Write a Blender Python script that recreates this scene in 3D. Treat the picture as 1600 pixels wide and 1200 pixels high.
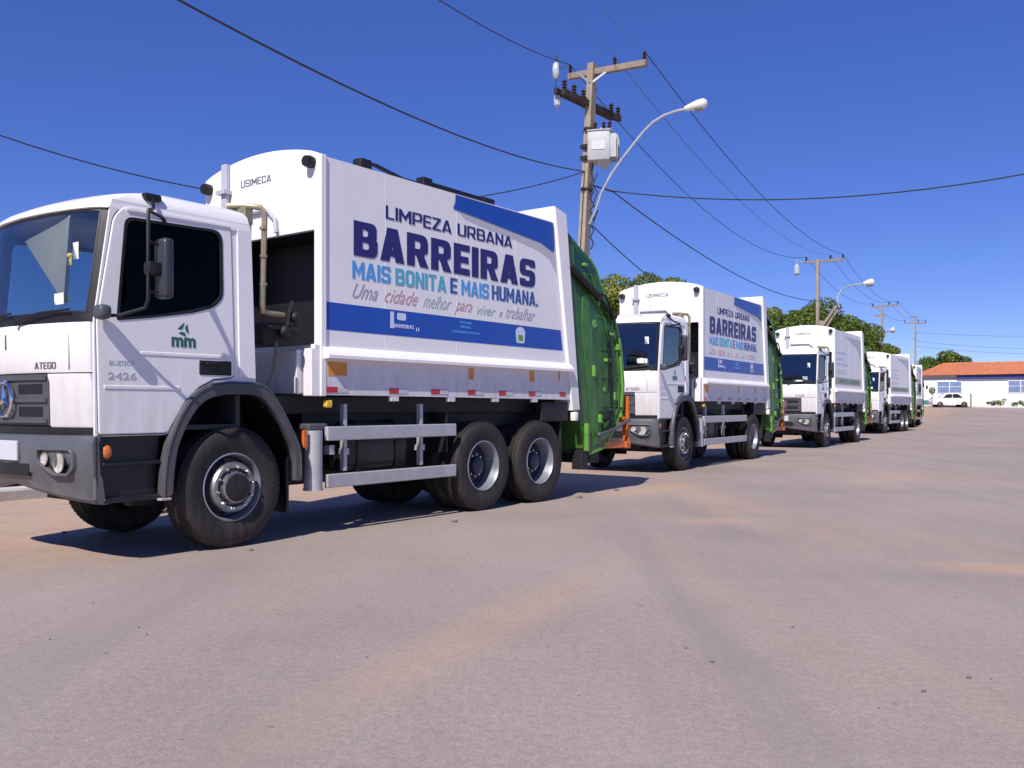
import bpy, bmesh, math, random
import numpy as np
from mathutils import Vector, Matrix
R = math.radians
random.seed(7); rng = np.random.default_rng(7)
for o in list(bpy.data.objects): bpy.data.objects.remove(o)
C = bpy.context.scene.collection
scene = bpy.context.scene

# ------------------------------------------------------------------ camera
EYE = 1.215
cd = bpy.data.cameras.new('camera'); cam = bpy.data.objects.new('camera', cd); C.objects.link(cam)
cam.location = (0, 0, EYE); cam.rotation_euler = (R(90), 0, 0)
cd.sensor_width = 36; cd.lens = 31.5; cd.shift_y = 35/1600; cd.clip_end = 6000; cd.clip_start = 0.05
scene.camera = cam
# ------------------------------------------------------------------ light
# shadow of a point 1 m up falls (sx, sy) away on the ground
sx, sy = 0.33, 0.93
SUN_EL = math.atan(1/math.hypot(sx, sy))
sund = bpy.data.lights.new('sun', 'SUN'); sun = bpy.data.objects.new('sun', sund); C.objects.link(sun)
sund.energy = 4.6; sund.angle = R(0.5); sund.color = (1, 0.945, 0.87)
dirv = Vector((sx, sy, -1)).normalized()
sun.rotation_euler = dirv.to_track_quat('-Z', 'Y').to_euler(); sun.location = (-5, -10, 20)
w = bpy.data.worlds.new('World'); scene.world = w; w.use_nodes = True
nt = w.node_tree; nt.nodes.clear()
sky = nt.nodes.new('ShaderNodeTexSky'); sky.sky_type = 'NISHITA'; sky.sun_disc = False
sky.sun_elevation = SUN_EL
to_sun = Vector((-sx, -sy, 1))
sky.sun_rotation = math.atan2(to_sun.x, to_sun.y)
sky.altitude = 1800; sky.air_density = 0.7; sky.dust_density = 0.0; sky.ozone_density = 5.0
hsv = nt.nodes.new('ShaderNodeHueSaturation'); SKY_G = 0.65; hsv.inputs['Hue'].default_value = 0.529; hsv.inputs['Saturation'].default_value = 1.45; hsv.inputs['Value'].default_value = 1.42
bg = nt.nodes.new('ShaderNodeBackground'); bg.inputs[1].default_value = 0.15
wo = nt.nodes.new('ShaderNodeOutputWorld')
gam = nt.nodes.new('ShaderNodeGamma'); gam.inputs[1].default_value = SKY_G
nt.links.new(sky.outputs[0], gam.inputs[0]); nt.links.new(gam.outputs[0], hsv.inputs['Color']); nt.links.new(hsv.outputs[0], bg.inputs[0]); nt.links.new(bg.outputs[0], wo.inputs[0])
scene.view_settings.view_transform = 'Standard'; scene.view_settings.look = 'None'
scene.view_settings.exposure = 0.25; scene.view_settings.gamma = 1; scene.view_settings.use_curve_mapping = False
scene.render.engine = 'CYCLES'

# ------------------------------------------------------------------ materials
def mat(name, col, rough=0.6, metal=0.0, noise=0.0, nscale=4.0, col2=None, bump=0.0, bscale=40.0, coat=0.0, spec=0.5, dirt=None):
    m = bpy.data.materials.new(name); m.use_nodes = True
    t = m.node_tree; b = t.nodes['Principled BSDF']; L = t.links.new
    b.inputs['Roughness'].default_value = rough; b.inputs['Metallic'].default_value = metal
    b.inputs['Specular IOR Level'].default_value = spec
    b.inputs['Coat Weight'].default_value = coat; b.inputs['Coat Roughness'].default_value = 0.08
    b.inputs['Base Color'].default_value = (*col, 1)
    tc = t.nodes.new('ShaderNodeTexCoord')
    out = None
    if noise or col2:
        n = t.nodes.new('ShaderNodeTexNoise'); n.inputs['Scale'].default_value = nscale; n.inputs['Detail'].default_value = 6; n.inputs['Roughness'].default_value = .65
        L(tc.outputs['Object'], n.inputs['Vector'])
        r = t.nodes.new('ShaderNodeValToRGB'); L(n.outputs['Fac'], r.inputs[0])
        c2 = col2 if col2 else tuple(c*(1-noise) for c in col)
        r.color_ramp.elements[0].position = .35; r.color_ramp.elements[1].position = .65
        r.color_ramp.elements[0].color = (*c2, 1); r.color_ramp.elements[1].color = (*col, 1)
        out = r.outputs[0]; L(out, b.inputs['Base Color'])
        ma = t.nodes.new('ShaderNodeMapRange'); L(n.outputs['Fac'], ma.inputs[0]); ma.inputs[3].default_value = max(0, rough-.1); ma.inputs[4].default_value = min(1, rough+.12)
        L(ma.outputs[0], b.inputs['Roughness'])
    if dirt:   # road dust on the low parts of a vehicle: (colour, z0, z1, amount)
        dc, z0, z1, am = dirt
        sp = t.nodes.new('ShaderNodeSeparateXYZ'); L(tc.outputs['Object'], sp.inputs[0])
        mr = t.nodes.new('ShaderNodeMapRange'); L(sp.outputs['Z'], mr.inputs[0])
        mr.inputs[1].default_value = z0; mr.inputs[2].default_value = z1; mr.inputs[3].default_value = am; mr.inputs[4].default_value = 0.0
        n2 = t.nodes.new('ShaderNodeTexNoise'); n2.inputs['Scale'].default_value = 5; n2.inputs['Detail'].default_value = 8
        mp = t.nodes.new('ShaderNodeMapping'); mp.inputs['Scale'].default_value = (2.2, 2.2, .5); L(tc.outputs['Object'], mp.inputs[0]); L(mp.outputs[0], n2.inputs['Vector'])
        mu = t.nodes.new('ShaderNodeMath'); mu.operation = 'MULTIPLY'; L(mr.outputs[0], mu.inputs[0])
        pw = t.nodes.new('ShaderNodeMapRange'); L(n2.outputs['Fac'], pw.inputs[0]); pw.inputs[1].default_value = .35; pw.inputs[2].default_value = .7
        L(pw.outputs[0], mu.inputs[1])
        mx = t.nodes.new('ShaderNodeMix'); mx.data_type = 'RGBA'; L(mu.outputs[0], mx.inputs[0])
        if out: L(out, mx.inputs[6])
        else: mx.inputs[6].default_value = (*col, 1)
        mx.inputs[7].default_value = (*dc, 1); L(mx.outputs[2], b.inputs['Base Color'])
    if bump:
        n3 = t.nodes.new('ShaderNodeTexNoise'); n3.inputs['Scale'].default_value = bscale; n3.inputs['Detail'].default_value = 5
        L(tc.outputs['Object'], n3.inputs['Vector'])
        bu = t.nodes.new('ShaderNodeBump'); bu.inputs['Strength'].default_value = bump; bu.inputs['Distance'].default_value = .02
        L(n3.outputs['Fac'], bu.inputs['Height']); L(bu.outputs[0], b.inputs['Normal'])
    return m
DUST = (.36, .24, .17)
M = {}
M['white'] = mat('white_paint', (.83, .81, .81), .34, noise=.05, nscale=1.5, coat=.25, dirt=(DUST, .9, 1.9, .35))
M['body'] = mat('white_body_paint', (.83, .81, .81), .42, noise=.06, nscale=1.2, dirt=(DUST, 1.2, 1.9, .3), bump=.12, bscale=1.3)
M['skirt'] = mat('skirt_paint', (.70, .69, .73), .45, noise=.08, nscale=2, dirt=(DUST, 1.2, 1.8, .45), bump=.12, bscale=3)
M['greyplastic'] = mat('grey_plastic', (.075, .078, .09), .5, noise=.15, nscale=6, dirt=(DUST, .4, 1.1, .15))
M['navyplastic'] = mat('mirror_plastic', (.035, .036, .045), .35)
M['bumper'] = mat('bumper_grey', (.10, .104, .118), .4, noise=.1, nscale=5, dirt=(DUST, .4, 1.0, .2))
M['flare'] = mat('arch_plastic', (.075, .075, .088), .42, noise=.2, nscale=6, dirt=(DUST, .4, 1.3, .2))
M['dark'] = mat('dark_chassis', (.010, .010, .012), .6, noise=.4, nscale=6, dirt=(DUST, .2, 1.2, .04))
M['navy'] = mat('dark_step', (.008, .009, .016), .4, noise=.3, nscale=5, dirt=(DUST, .3, 1.0, .05))
M['black'] = mat('black_rubber', (.007, .007, .009), .5, noise=.3, nscale=8)
M['tyre'] = mat('tyre_rubber', (.017, .014, .014), .7, noise=.35, nscale=5, bump=.15, bscale=60, dirt=((.12, .09, .075), -.6, .9, .35))
M['rim'] = mat('steel_rim', (.34, .35, .40), .42, metal=.5, noise=.25, nscale=8)
M['disc'] = mat('wheel_disc_paint', (.045, .05, .085), .45, metal=.2, noise=.3, nscale=8)
M['hub'] = mat('hub_metal', (.42, .41, .40), .35, metal=.8, noise=.4, nscale=14)
M['silver'] = mat('galvanised_rail', (.50, .50, .52), .48, metal=.35, noise=.15, nscale=5, dirt=(DUST, .3, 1.1, .35))
M['chrome'] = mat('chrome', (.75, .75, .78), .12, metal=1)
M['lampface'] = mat('lamp_face', (.72, .66, .60), .18, metal=.35, noise=.35, nscale=16, coat=.5)
M['tan'] = mat('tan_pipe', (.36, .31, .20), .4, metal=.35, noise=.3, nscale=9)
M['green'] = mat('green_paint', (.035, .15, .018), .42, noise=.5, nscale=3.5, dirt=((.12, .10, .05), .5, 2.2, .5), coat=.15, bump=.3, bscale=4)
M['midgreen'] = mat('green_rib_paint', (.06, .20, .03), .38, noise=.5, nscale=4, bump=.2, bscale=5)
M['deepgreen'] = mat('deep_green_paint', (.012, .09, .045), .2, noise=.2, coat=.6)
M['lime'] = mat('green_edge_paint', (.15, .38, .05), .35, noise=.35, nscale=5, coat=.2)
M['orange'] = mat('orange_paint', (.70, .16, .02), .42, noise=.3, nscale=6, dirt=(DUST, .5, 1.0, .3))
M['red'] = mat('red_reflector', (.45, .015, .02), .25)
M['amber'] = mat('amber_reflector', (.72, .27, .02), .35, noise=.2, nscale=12)
M['amberlamp'] = mat('amber_lamp', (.65, .16, .02), .2, coat=.6)
M['tagc'] = mat('dull_yellow', (.42, .38, .10), .5)
M['yellow'] = mat('yellow_lamp', (.75, .45, .04), .3)
M['print_navy'] = mat('print_navy', (.022, .016, .135), .4)
M['print_blue'] = mat('print_blue', (.012, .075, .42), .35, noise=.12, nscale=1.2)
M['print_azure'] = mat('print_azure', (.085, .33, .68), .4)
M['print_teal'] = mat('print_teal', (.10, .40, .55), .4)
M['print_mid'] = mat('print_mid_blue', (.035, .10, .32), .4)
M['print_grey'] = mat('print_grey_violet', (.38, .36, .44), .45)
M['print_salmon'] = mat('print_salmon', (.60, .38, .35), .45)
M['print_sage'] = mat('print_sage', (.42, .50, .48), .45)
M['print_curl'] = mat('print_pale_grey', (.50, .49, .54), .45)
M['print_white'] = mat('print_white', (.60, .66, .80), .45)
M['print_olive'] = mat('print_olive', (.36, .39, .27), .45, noise=.2, nscale=2)
M['print_pale'] = mat('print_pale_blue', (.55, .60, .74), .45)
M['decal_green'] = mat('decal_green', (.02, .12, .09), .4)
M['decal_dark'] = mat('decal_dark', (.10, .11, .12), .4)
M['decal_grey'] = mat('decal_grey', (.42, .44, .50), .4)
M['trim'] = mat('cab_trim', (.035, .038, .045), .7, noise=.2)
M['seat'] = mat('seat_fabric', (.03, .035, .05), .8, noise=.3, nscale=10)
M['paper'] = mat('paper', (.75, .76, .74), .6)
M['reflection'] = mat('beige_reflection', (.75, .68, .58), .8, noise=.1, nscale=6)  # pale windscreen reflection put into a base colour
M['plate'] = mat('plate_grey', (.55, .57, .62), .4)
M['pole'] = mat('pole_concrete', (.37, .31, .24), .85, noise=.3, nscale=3, bump=.3, bscale=30)
M['wood'] = mat('arm_concrete', (.30, .24, .19), .85, noise=.3, nscale=5, bump=.3, bscale=20)
M['darkwood'] = mat('weathered_timber', (.035, .026, .022), .85, noise=.4, nscale=5)
M['trafo'] = mat('transformer_paint', (.46, .47, .48), .5, noise=.2, nscale=3)
M['ceramic'] = mat('insulator_brown', (.05, .03, .028), .3, noise=.3)
M['glassy'] = mat('pale_porcelain', (.42, .47, .53), .25)
M['galv'] = mat('galvanised', (.50, .52, .55), .45, metal=.5, noise=.15)
M['lamp'] = mat('lamp_housing', (.72, .72, .70), .35, noise=.08)
M['wire'] = mat('cable_black', (.02, .022, .03), .6)
M['wirelight'] = mat('bare_aluminium', (.12, .14, .19), .5, metal=.3)
M['render'] = mat('white_render', (.80, .79, .77), .85, noise=.08, nscale=.8, bump=.2, bscale=10)
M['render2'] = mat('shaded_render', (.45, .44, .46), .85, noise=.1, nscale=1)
M['roofblue'] = mat('blue_board', (.03, .05, .22), .5, noise=.1)
M['mural'] = mat('blue_window_film', (.20, .27, .46), .3, noise=.25, nscale=1.5)
M['kerb'] = mat('kerb_concrete', (.50, .46, .43), .9, noise=.25, nscale=3, bump=.3, bscale=30)
M['whitewash'] = mat('whitewashed_kerb', (.66, .62, .58), .9, noise=.25, nscale=2, bump=.3, bscale=30)
M['bark'] = mat('bark', (.12, .085, .06), .9, noise=.4, nscale=6, bump=.5, bscale=20)
M['carwhite'] = mat('car_white', (.80, .79, .78), .3, coat=.5, dirt=((.55, .38, .30), .1, 1.0, .8))
M['bin'] = mat('teal_bin', (.05, .20, .20), .5)

def glass_mat(name, tint, rough=.03, alpha=.55, ior=1.5, k=1.0):
    m = bpy.data.materials.new(name); m.use_nodes = True; t = m.node_tree; t.nodes.clear(); L = t.links.new
    o = t.nodes.new('ShaderNodeOutputMaterial'); mix = t.nodes.new('ShaderNodeMixShader'); fr = t.nodes.new('ShaderNodeFresnel'); fr.inputs[0].default_value = ior
    tr = t.nodes.new('ShaderNodeBsdfTransparent'); tr.inputs[0].default_value = (*tint, 1)
    gl = t.nodes.new('ShaderNodeBsdfGlossy'); gl.inputs['Roughness'].default_value = rough; gl.inputs[0].default_value = (.95, .97, 1, 1)
    ma = t.nodes.new('ShaderNodeMath'); ma.operation = 'MULTIPLY_ADD'; ma.inputs[1].default_value = k; ma.inputs[2].default_value = alpha
    L(fr.outputs[0], ma.inputs[0]); L(ma.outputs[0], mix.inputs[0]); L(tr.outputs[0], mix.inputs[1]); L(gl.outputs[0], mix.inputs[2]); L(mix.outputs[0], o.inputs[0])
    return m
M['windshield'] = glass_mat('windshield_glass', (.55, .62, .64), .02, .10)
M['sideglass'] = glass_mat('side_glass', (.16, .18, .20), .02, .004, 1.25, .2)
M['sideglass2'] = glass_mat('far_side_glass', (.62, .72, .76), .02, .0, 1.3, .5)
M['lens'] = glass_mat('lamp_lens', (.85, .85, .85), .05, .05)

def leaf_mat(name, a, b, c, scale=.9):
    m = bpy.data.materials.new(name); m.use_nodes = True; t = m.node_tree; p = t.nodes['Principled BSDF']; L = t.links.new
    p.inputs['Roughness'].default_value = .55; p.inputs['Specular IOR Level'].default_value = .25
    geo = t.nodes.new('ShaderNodeNewGeometry'); at = t.nodes.new('ShaderNodeAttribute'); at.attribute_name = 'leafvar'
    r = t.nodes.new('ShaderNodeValToRGB'); r.color_ramp.elements[0].color = (*a, 1); r.color_ramp.elements[1].color = (*c, 1)
    e = r.color_ramp.elements.new(.5); e.color = (*b, 1); L(at.outputs['Fac'], r.inputs[0]); L(r.outputs[0], p.inputs['Base Color'])
    tl = t.nodes.new('ShaderNodeBsdfTranslucent'); L(r.outputs[0], tl.inputs[0]); mx = t.nodes.new('ShaderNodeMixShader'); mx.inputs[0].default_value = .3
    L(p.outputs[0], mx.inputs[1]); L(tl.outputs[0], mx.inputs[2]); L(mx.outputs[0], t.nodes['Material Output'].inputs[0])
    return m
M['leaf'] = leaf_mat('leaf_mid', (.07, .12, .018), (.15, .20, .03), (.25, .28, .05))
M['leafdark'] = leaf_mat('leaf_dark', (.05, .09, .016), (.11, .16, .028), (.19, .23, .045))
M['leafolive'] = leaf_mat('leaf_olive', (.085, .125, .022), (.17, .21, .036), (.27, .29, .06))

# ------------------------------------------------------------------ mesh helpers
def finish(me, m, smooth=35):
    me.materials.append(m)
    if smooth:
        me.shade_smooth(); me.set_sharp_from_angle(angle=R(smooth))
    return me
class MB:
    def __init__(s): s.v = []; s.f = []
    def add(s, v, f):
        n = len(s.v); s.v += [tuple(p) for p in v]; s.f += [tuple(i+n for i in q) for q in f]; return s
    def box(s, x0, x1, y0, y1, z0, z1, bev=0.0, seg=1):
        if bev <= 0:
            v = [(x, y, z) for x in (x0, x1) for y in (y0, y1) for z in (z0, z1)]
            f = [(0, 1, 3, 2), (4, 6, 7, 5), (0, 4, 5, 1), (2, 3, 7, 6), (0, 2, 6, 4), (1, 5, 7, 3)]
            return s.add(v, f)
        bm = bmesh.new(); bmesh.ops.create_cube(bm, size=1)
        for q in bm.verts: q.co = ((x0+x1)/2+q.co.x*(x1-x0), (y0+y1)/2+q.co.y*(y1-y0), (z0+z1)/2+q.co.z*(z1-z0))
        bmesh.ops.bevel(bm, geom=bm.edges[:], offset=bev, segments=seg, affect='EDGES', profile=.5)
        return s.addbm(bm)
    def addbm(s, bm, mtx=None):
        bm.verts.index_update()
        v = [(mtx @ q.co if mtx else q.co)[:] for q in bm.verts]; f = [[q.index for q in p.verts] for p in bm.faces]
        bm.free(); return s.add(v, f)
    def obox(s, c, ex, ey, ez, hx, hy, hz):   # oriented box
        c = Vector(c); v = [c+Vector(ex)*a*hx+Vector(ey)*b*hy+Vector(ez)*d*hz for a in (-1, 1) for b in (-1, 1) for d in (-1, 1)]
        f = [(0, 1, 3, 2), (4, 6, 7, 5), (0, 4, 5, 1), (2, 3, 7, 6), (0, 2, 6, 4), (1, 5, 7, 3)]
        return s.add(v, f)
    def bar(s, a, b, w, h):
        a = Vector(a); b = Vector(b); d = (b-a).normalized(); up = Vector((0, 0, 1)) if abs(d.z) < .9 else Vector((1, 0, 0))
        e = d.cross(up).normalized(); g = e.cross(d)
        return s.obox((a+b)/2, d, e, g, (b-a).length/2, w/2, h/2)
    def tube(s, pts, r, seg=8, caps=True):
        pts = [Vector(p) for p in pts]; n = len(pts); rr = r if isinstance(r, (list, tuple)) else [r]*n
        t0 = (pts[1]-pts[0]).normalized(); up = Vector((0, 0, 1)) if abs(t0.z) < .9 else Vector((1, 0, 0)); e = t0.cross(up).normalized()
        v = []
        for i, p in enumerate(pts):
            t = (pts[min(i+1, n-1)]-pts[max(i-1, 0)]).normalized()
            e = (e-t*e.dot(t)).normalized(); g = t.cross(e)
            for k in range(seg):
                a = 2*math.pi*k/seg; v.append(p+(e*math.cos(a)+g*math.sin(a))*rr[i])
        f = [(i*seg+k, i*seg+(k+1) % seg, (i+1)*seg+(k+1) % seg, (i+1)*seg+k) for i in range(n-1) for k in range(seg)]
        if caps: f += [tuple(range(seg))[::-1], tuple((n-1)*seg+k for k in range(seg))]
        return s.add(v, f)
    def lathe(s, prof, c, axis='y', seg=32):
        v = []; f = []; n = len(prof)
        for k in range(seg):
            a = 2*math.pi*k/seg; ca, sa = math.cos(a), math.sin(a)
            for r, h in prof:
                if axis == 'y': v.append((c[0]+r*ca, c[1]+h, c[2]+r*sa))
                elif axis == 'z': v.append((c[0]+r*ca, c[1]+r*sa, c[2]+h))
                else: v.append((c[0]+h, c[1]+r*ca, c[2]+r*sa))
        for k in range(seg):
            for i in range(n-1):
                a = k*n+i; b = ((k+1) % seg)*n+i; f.append((a, a+1, b+1, b))
        return s.add(v, f)
    def sphere(s, c, r, sub=2, sc=(1, 1, 1)):
        bm = bmesh.new(); bmesh.ops.create_icosphere(bm, subdivisions=sub, radius=1)
        return s.addbm(bm, Matrix.Translation(c) @ Matrix.Diagonal((r*sc[0], r*sc[1], r*sc[2], 1)))
    def loft(s, rings, closed=False, cap=False):
        n = len(rings[0]); v = [p for r_ in rings for p in r_]; f = []
        m = n if closed else n-1
        for i in range(len(rings)-1):
            for k in range(m): f.append((i*n+k, i*n+(k+1) % n, (i+1)*n+(k+1) % n, (i+1)*n+k))
        if cap: f += [tuple(range(n))[::-1], tuple((len(rings)-1)*n+k for k in range(n))]
        return s.add(v, f)
    def mesh(s, name, m, smooth=35):
        me = bpy.data.meshes.new(name); me.from_pydata([tuple(p) for p in s.v], [], s.f); me.update()
        bm = bmesh.new(); bm.from_mesh(me); bmesh.ops.recalc_face_normals(bm, faces=bm.faces); bm.to_mesh(me); bm.free()
        return finish(me, m, smooth)
def put(name, me, parent=None, loc=None, **kw):
    o = bpy.data.objects.new(name, me); C.objects.link(o)
    if parent: o.parent = parent
    if loc: o.location = loc
    for k, v in kw.items(): o[k] = v
    return o
def obj(name, mb, m, parent=None, smooth=35, **kw): return put(name, mb.mesh(name, m, smooth), parent, **kw)
def thing(name, label, cat, loc=(0, 0, 0), rotz=0, group=None):
    o = bpy.data.objects.new(name, None); C.objects.link(o); o.empty_display_size = .2
    o.location = loc; o.rotation_euler = (0, 0, rotz); o['label'] = label; o['category'] = cat
    if group: o['group'] = group
    return o
def curve_mesh(cu):
    o = bpy.data.objects.new('tmp', cu); C.objects.link(o)
    dg = bpy.context.evaluated_depsgraph_get(); dg.update()
    me = bpy.data.meshes.new_from_object(o.evaluated_get(dg)); bpy.data.objects.remove(o); bpy.data.curves.remove(cu)
    v = [tuple(p.co) for p in me.vertices]; f = [tuple(p.vertices) for p in me.polygons]; bpy.data.meshes.remove(me)
    return v, f
def XZ(y): return lambda p: (p[0], y-p[2], p[1])            # seen from the road side
def FR(x): return lambda p: (x-p[2], -p[0], p[1])            # seen from the front
def poly(outline, holes=(), thick=.02, bev=.0):
    cu = bpy.data.curves.new('c', 'CURVE'); cu.dimensions = '2D'; cu.fill_mode = 'BOTH'; cu.extrude = max(.0005, thick/2-bev); cu.bevel_depth = bev; cu.bevel_resolution = 1; cu.offset = -bev
    for loop in [outline, *holes]:
        s = cu.splines.new('POLY'); s.points.add(len(loop)-1)
        for p, q in zip(s.points, loop): p.co = (q[0], q[1], 0, 1)
        s.use_cyclic_u = True
    return curve_mesh(cu)
def plate_xz(mb, outline, y0, y1, holes=(), bev=0.0):
    v, f = poly(outline, holes, abs(y1-y0), bev); g = XZ((y0+y1)/2); return mb.add([g(p) for p in v], f)
def plate_yz(mb, outline, x0, x1, holes=(), bev=0.0):       # outline in (y, z)
    v, f = poly([(-a, b) for a, b in outline], [[(-a, b) for a, b in h] for h in holes], abs(x1-x0), bev); g = FR((x0+x1)/2); return mb.add([g(p) for p in v], f)
def rounded(pts, r, n=4):
    out = []; N = len(pts); rs = r if isinstance(r, (list, tuple)) else [r]*N
    for i in range(N):
        p = Vector(pts[i]); a = Vector(pts[i-1]); b = Vector(pts[(i+1) % N]); rr = rs[i]
        if rr <= 0: out.append(tuple(p)); continue
        da = (a-p); db = (b-p); t = min(rr, da.length*.45, db.length*.45)
        pa = p+da.normalized()*t; pb = p+db.normalized()*t
        for k in range(n+1):
            u = k/n; q = pa*(1-u)**2+p*2*u*(1-u)+pb*u*u; out.append(tuple(q))
    return out
def text(body, box, place, bold=.0, shear=0, depth=.0015, spacing=1.0, stretch_keep=False):
    """box=(a0,a1,b0,b1) fitted in the plane; place maps (a,b,c) to 3D"""
    cu = bpy.data.curves.new('t', 'FONT'); cu.body = body; cu.offset = bold; cu.shear = shear; cu.extrude = .01; cu.resolution_u = 3; cu.space_character = spacing
    v, f = curve_mesh(cu)
    a = [p[0] for p in v]; b = [p[1] for p in v]; A0, A1, B0, B1 = min(a), max(a), min(b), max(b)
    v = [(box[0]+(p[0]-A0)/(A1-A0)*(box[1]-box[0]), box[2]+(p[1]-B0)/(B1-B0)*(box[3]-box[2]), (1 if p[2] > 0 else -1)*depth) for p in v]
    return [place(p) for p in v], f
def glyph(ch, t):
    """heavy sans capital, height 1: (width, outline, holes)"""
    h = t*.84; w = .62+t*.35; r = min(.26, t*1.05); q = lambda p, rs: rounded(p, rs, 5)
    rect = lambda a, b, c, d, rr=0: rounded([(a, c), (b, c), (b, d), (a, d)], rr, 4) if rr else [(a, c), (b, c), (b, d), (a, d)]
    if ch == 'A':
        w += .06; ax = (w-t*1.25)/2; t1 = t*1.08; b0, b1 = .16, .16+h*.9; yt = min(.80, (w/2-t1)/ax-.02)
        return w, [(0, 0), (t1, 0), (t1+ax*b0, b0), (w-t1-ax*b0, b0), (w-t1, 0), (w, 0), (w-ax, 1), (ax, 1)], [[(t1+ax*b1, b1), (w-t1-ax*b1, b1), (w-t1-ax*yt, yt), (t1+ax*yt, yt)]]
    if ch == 'B': return w, q([(0, 0), (w, 0), (w, .5), (w*.93, .52), (w*.96, .6), (w*.96, 1), (0, 1)], [0, r, .12, 0, .1, r, 0]), [q(rect(t, w-t, h, .5-h*.38), [0, .07, .07, 0]), q(rect(t, w*.96-t, .5+h*.38, 1-h), [0, .07, .07, 0])]
    if ch == 'E': w *= .86; m = .5; return w, [(0, 0), (w, 0), (w, h), (t, h), (t, m-h/2), (w*.92, m-h/2), (w*.92, m+h/2), (t, m+h/2), (t, 1-h), (w, 1-h), (w, 1), (0, 1)], []
    if ch == 'C': return w, q([(0, 0), (w, 0), (w, .32), (w-t, .32), (w-t, h), (t, h), (t, 1-h), (w-t, 1-h), (w-t, .68), (w, .68), (w, 1), (0, 1)], [r, r, 0, 0, .05, .05, .05, .05, 0, 0, r, r]), []
    if ch == 'G': return w, q([(0, 0), (w, 0), (w, .55), (w*.5, .55), (w*.5, .55-h), (w-t, .55-h), (w-t, h), (t, h), (t, 1-h), (w-t, 1-h), (w-t, .70), (w, .70), (w, 1), (0, 1)], [r, r, 0, 0, 0, 0, .04, .05, .05, .04, 0, 0, r, r]), []
    if ch == 'H': return w, [(0, 0), (t, 0), (t, .5-h/2), (w-t, .5-h/2), (w-t, 0), (w, 0), (w, 1), (w-t, 1), (w-t, .5+h/2), (t, .5+h/2), (t, 1), (0, 1)], []
    if ch == 'I': return t, rect(0, t, 0, 1), []
    if ch == 'L': w *= .84; return w, [(0, 0), (w, 0), (w, h), (t, h), (t, 1), (0, 1)], []
    if ch == 'M': w *= 1.22; return w, [(0, 0), (t, 0), (t, .60), (w/2, .16), (w-t, .60), (w-t, 0), (w, 0), (w, 1), (w-t*.9, 1), (w/2, .50), (t*.9, 1), (0, 1)], []
    if ch == 'N': return w, [(0, 0), (t, 0), (t, .62), (w-t, 0), (w, 0), (w, 1), (w-t, 1), (w-t, .38), (t, 1), (0, 1)], []
    if ch == 'O': return w, q(rect(0, w, 0, 1), r*1.2), [q(rect(t, w-t, h, 1-h), .10)]
    if ch == 'P': return w, q([(0, 0), (t, 0), (t, .33), (w, .33), (w, 1), (0, 1)], [0, 0, 0, r, r, 0]), [q(rect(t, w-t, .33+h, 1-h), [0, .07, .07, 0])]
    if ch == 'R': return w+.03, q([(0, 0), (t, 0), (t, .34), (w*.44, .34), (w+.03-t*1.15, 0), (w+.03, 0), (w*.80, .38), (w, .46), (w, 1), (0, 1)], [0, 0, 0, 0, 0, 0, .02, .12, r, 0]), [q(rect(t, w-t, .34+h*.95, 1-h), [0, .07, .07, 0])]
    if ch == 'S': u = .5; return w, q([(0, 0), (w, 0), (w, u+h/2), (t, u+h/2), (t, 1-h), (w-t, 1-h), (w-t, .72), (w, .72), (w, 1), (0, 1), (0, u-h/2), (w-t, u-h/2), (w-t, h), (t, h), (t, .28), (0, .28)], [r, r, r, .04, .04, .04, 0, 0, r, r, r, .04, .04, .04, 0, 0]), []
    if ch == 'T': w *= .92; return w, [((w-t)/2, 0), ((w+t)/2, 0), ((w+t)/2, 1-h), (w, 1-h), (w, 1), (0, 1), (0, 1-h), ((w-t)/2, 1-h)], []
    if ch == 'U': return w, q([(0, 0), (w, 0), (w, 1), (w-t, 1), (w-t, h), (t, h), (t, 1), (0, 1)], [r*1.1, r*1.1, 0, 0, .07, .07, 0, 0]), []
    if ch == 'Z': w *= .92; return w, [(0, 0), (w, 0), (w, h), (t*1.25, h), (w, 1-h), (w, 1), (0, 1), (0, 1-h), (w-t*1.25, 1-h), (0, h)], []
    if ch == '.': return t, rect(0, t, 0, t*.9), []
def block(mb, s, box, place, t=.2, gap=.085):
    x = 0; parts = []
    for ch in s:
        if ch == ' ': x += .38; continue
        w_, o, hs = glyph(ch, t); parts.append((x, o, hs)); x += w_+gap
    tot = x-gap; k = (box[1]-box[0])/tot; kz = box[3]-box[2]
    for x0, o, hs in parts:
        f_ = lambda l: [(box[0]+(x0+a)*k, box[2]+b*kz) for a, b in l]
        v, f = poly(f_(o), [f_(h_) for h_ in hs], .003); mb.add([place(p) for p in v], f)
cache = {}
def comps(mb):
    par = list(range(len(mb.v)))
    def find(i):
        while par[i] != i: par[i] = par[par[i]]; i = par[i]
        return i
    for f in mb.f:
        for i in f[1:]: par[find(i)] = find(f[0])
    g = {}
    for f in mb.f: g.setdefault(find(f[0]), []).append(f)
    out = []
    for fs in g.values():
        ids = sorted({i for f in fs for i in f}); m_ = {i: k for k, i in enumerate(ids)}
        n = MB(); n.v = [mb.v[i] for i in ids]; n.f = [tuple(m_[i] for i in f) for f in fs]; out.append(n)
    return out
SPLIT = {'corner_panel', 'wheel_arch', 'mudguard', 'arch_liner', 'tank_strap', 'grille_opening', 'grille_slat', 'reflector', 'panel_rib', 'panel_seam', 'cross_rib', 'side_rib', 'side_rail', 'windshield_sticker', 'roof_hose', 'front_recess', 'skirt_panel', 'arch_ridge', 'printed_lines', 'printed_logo', 'edge_flange', 'step_panel', 'lower_front_panel', 'body_bracket', 'guard_hanger', 'side_lamp', 'rear_underframe', 'chassis', 'far_mirror'}
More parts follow.
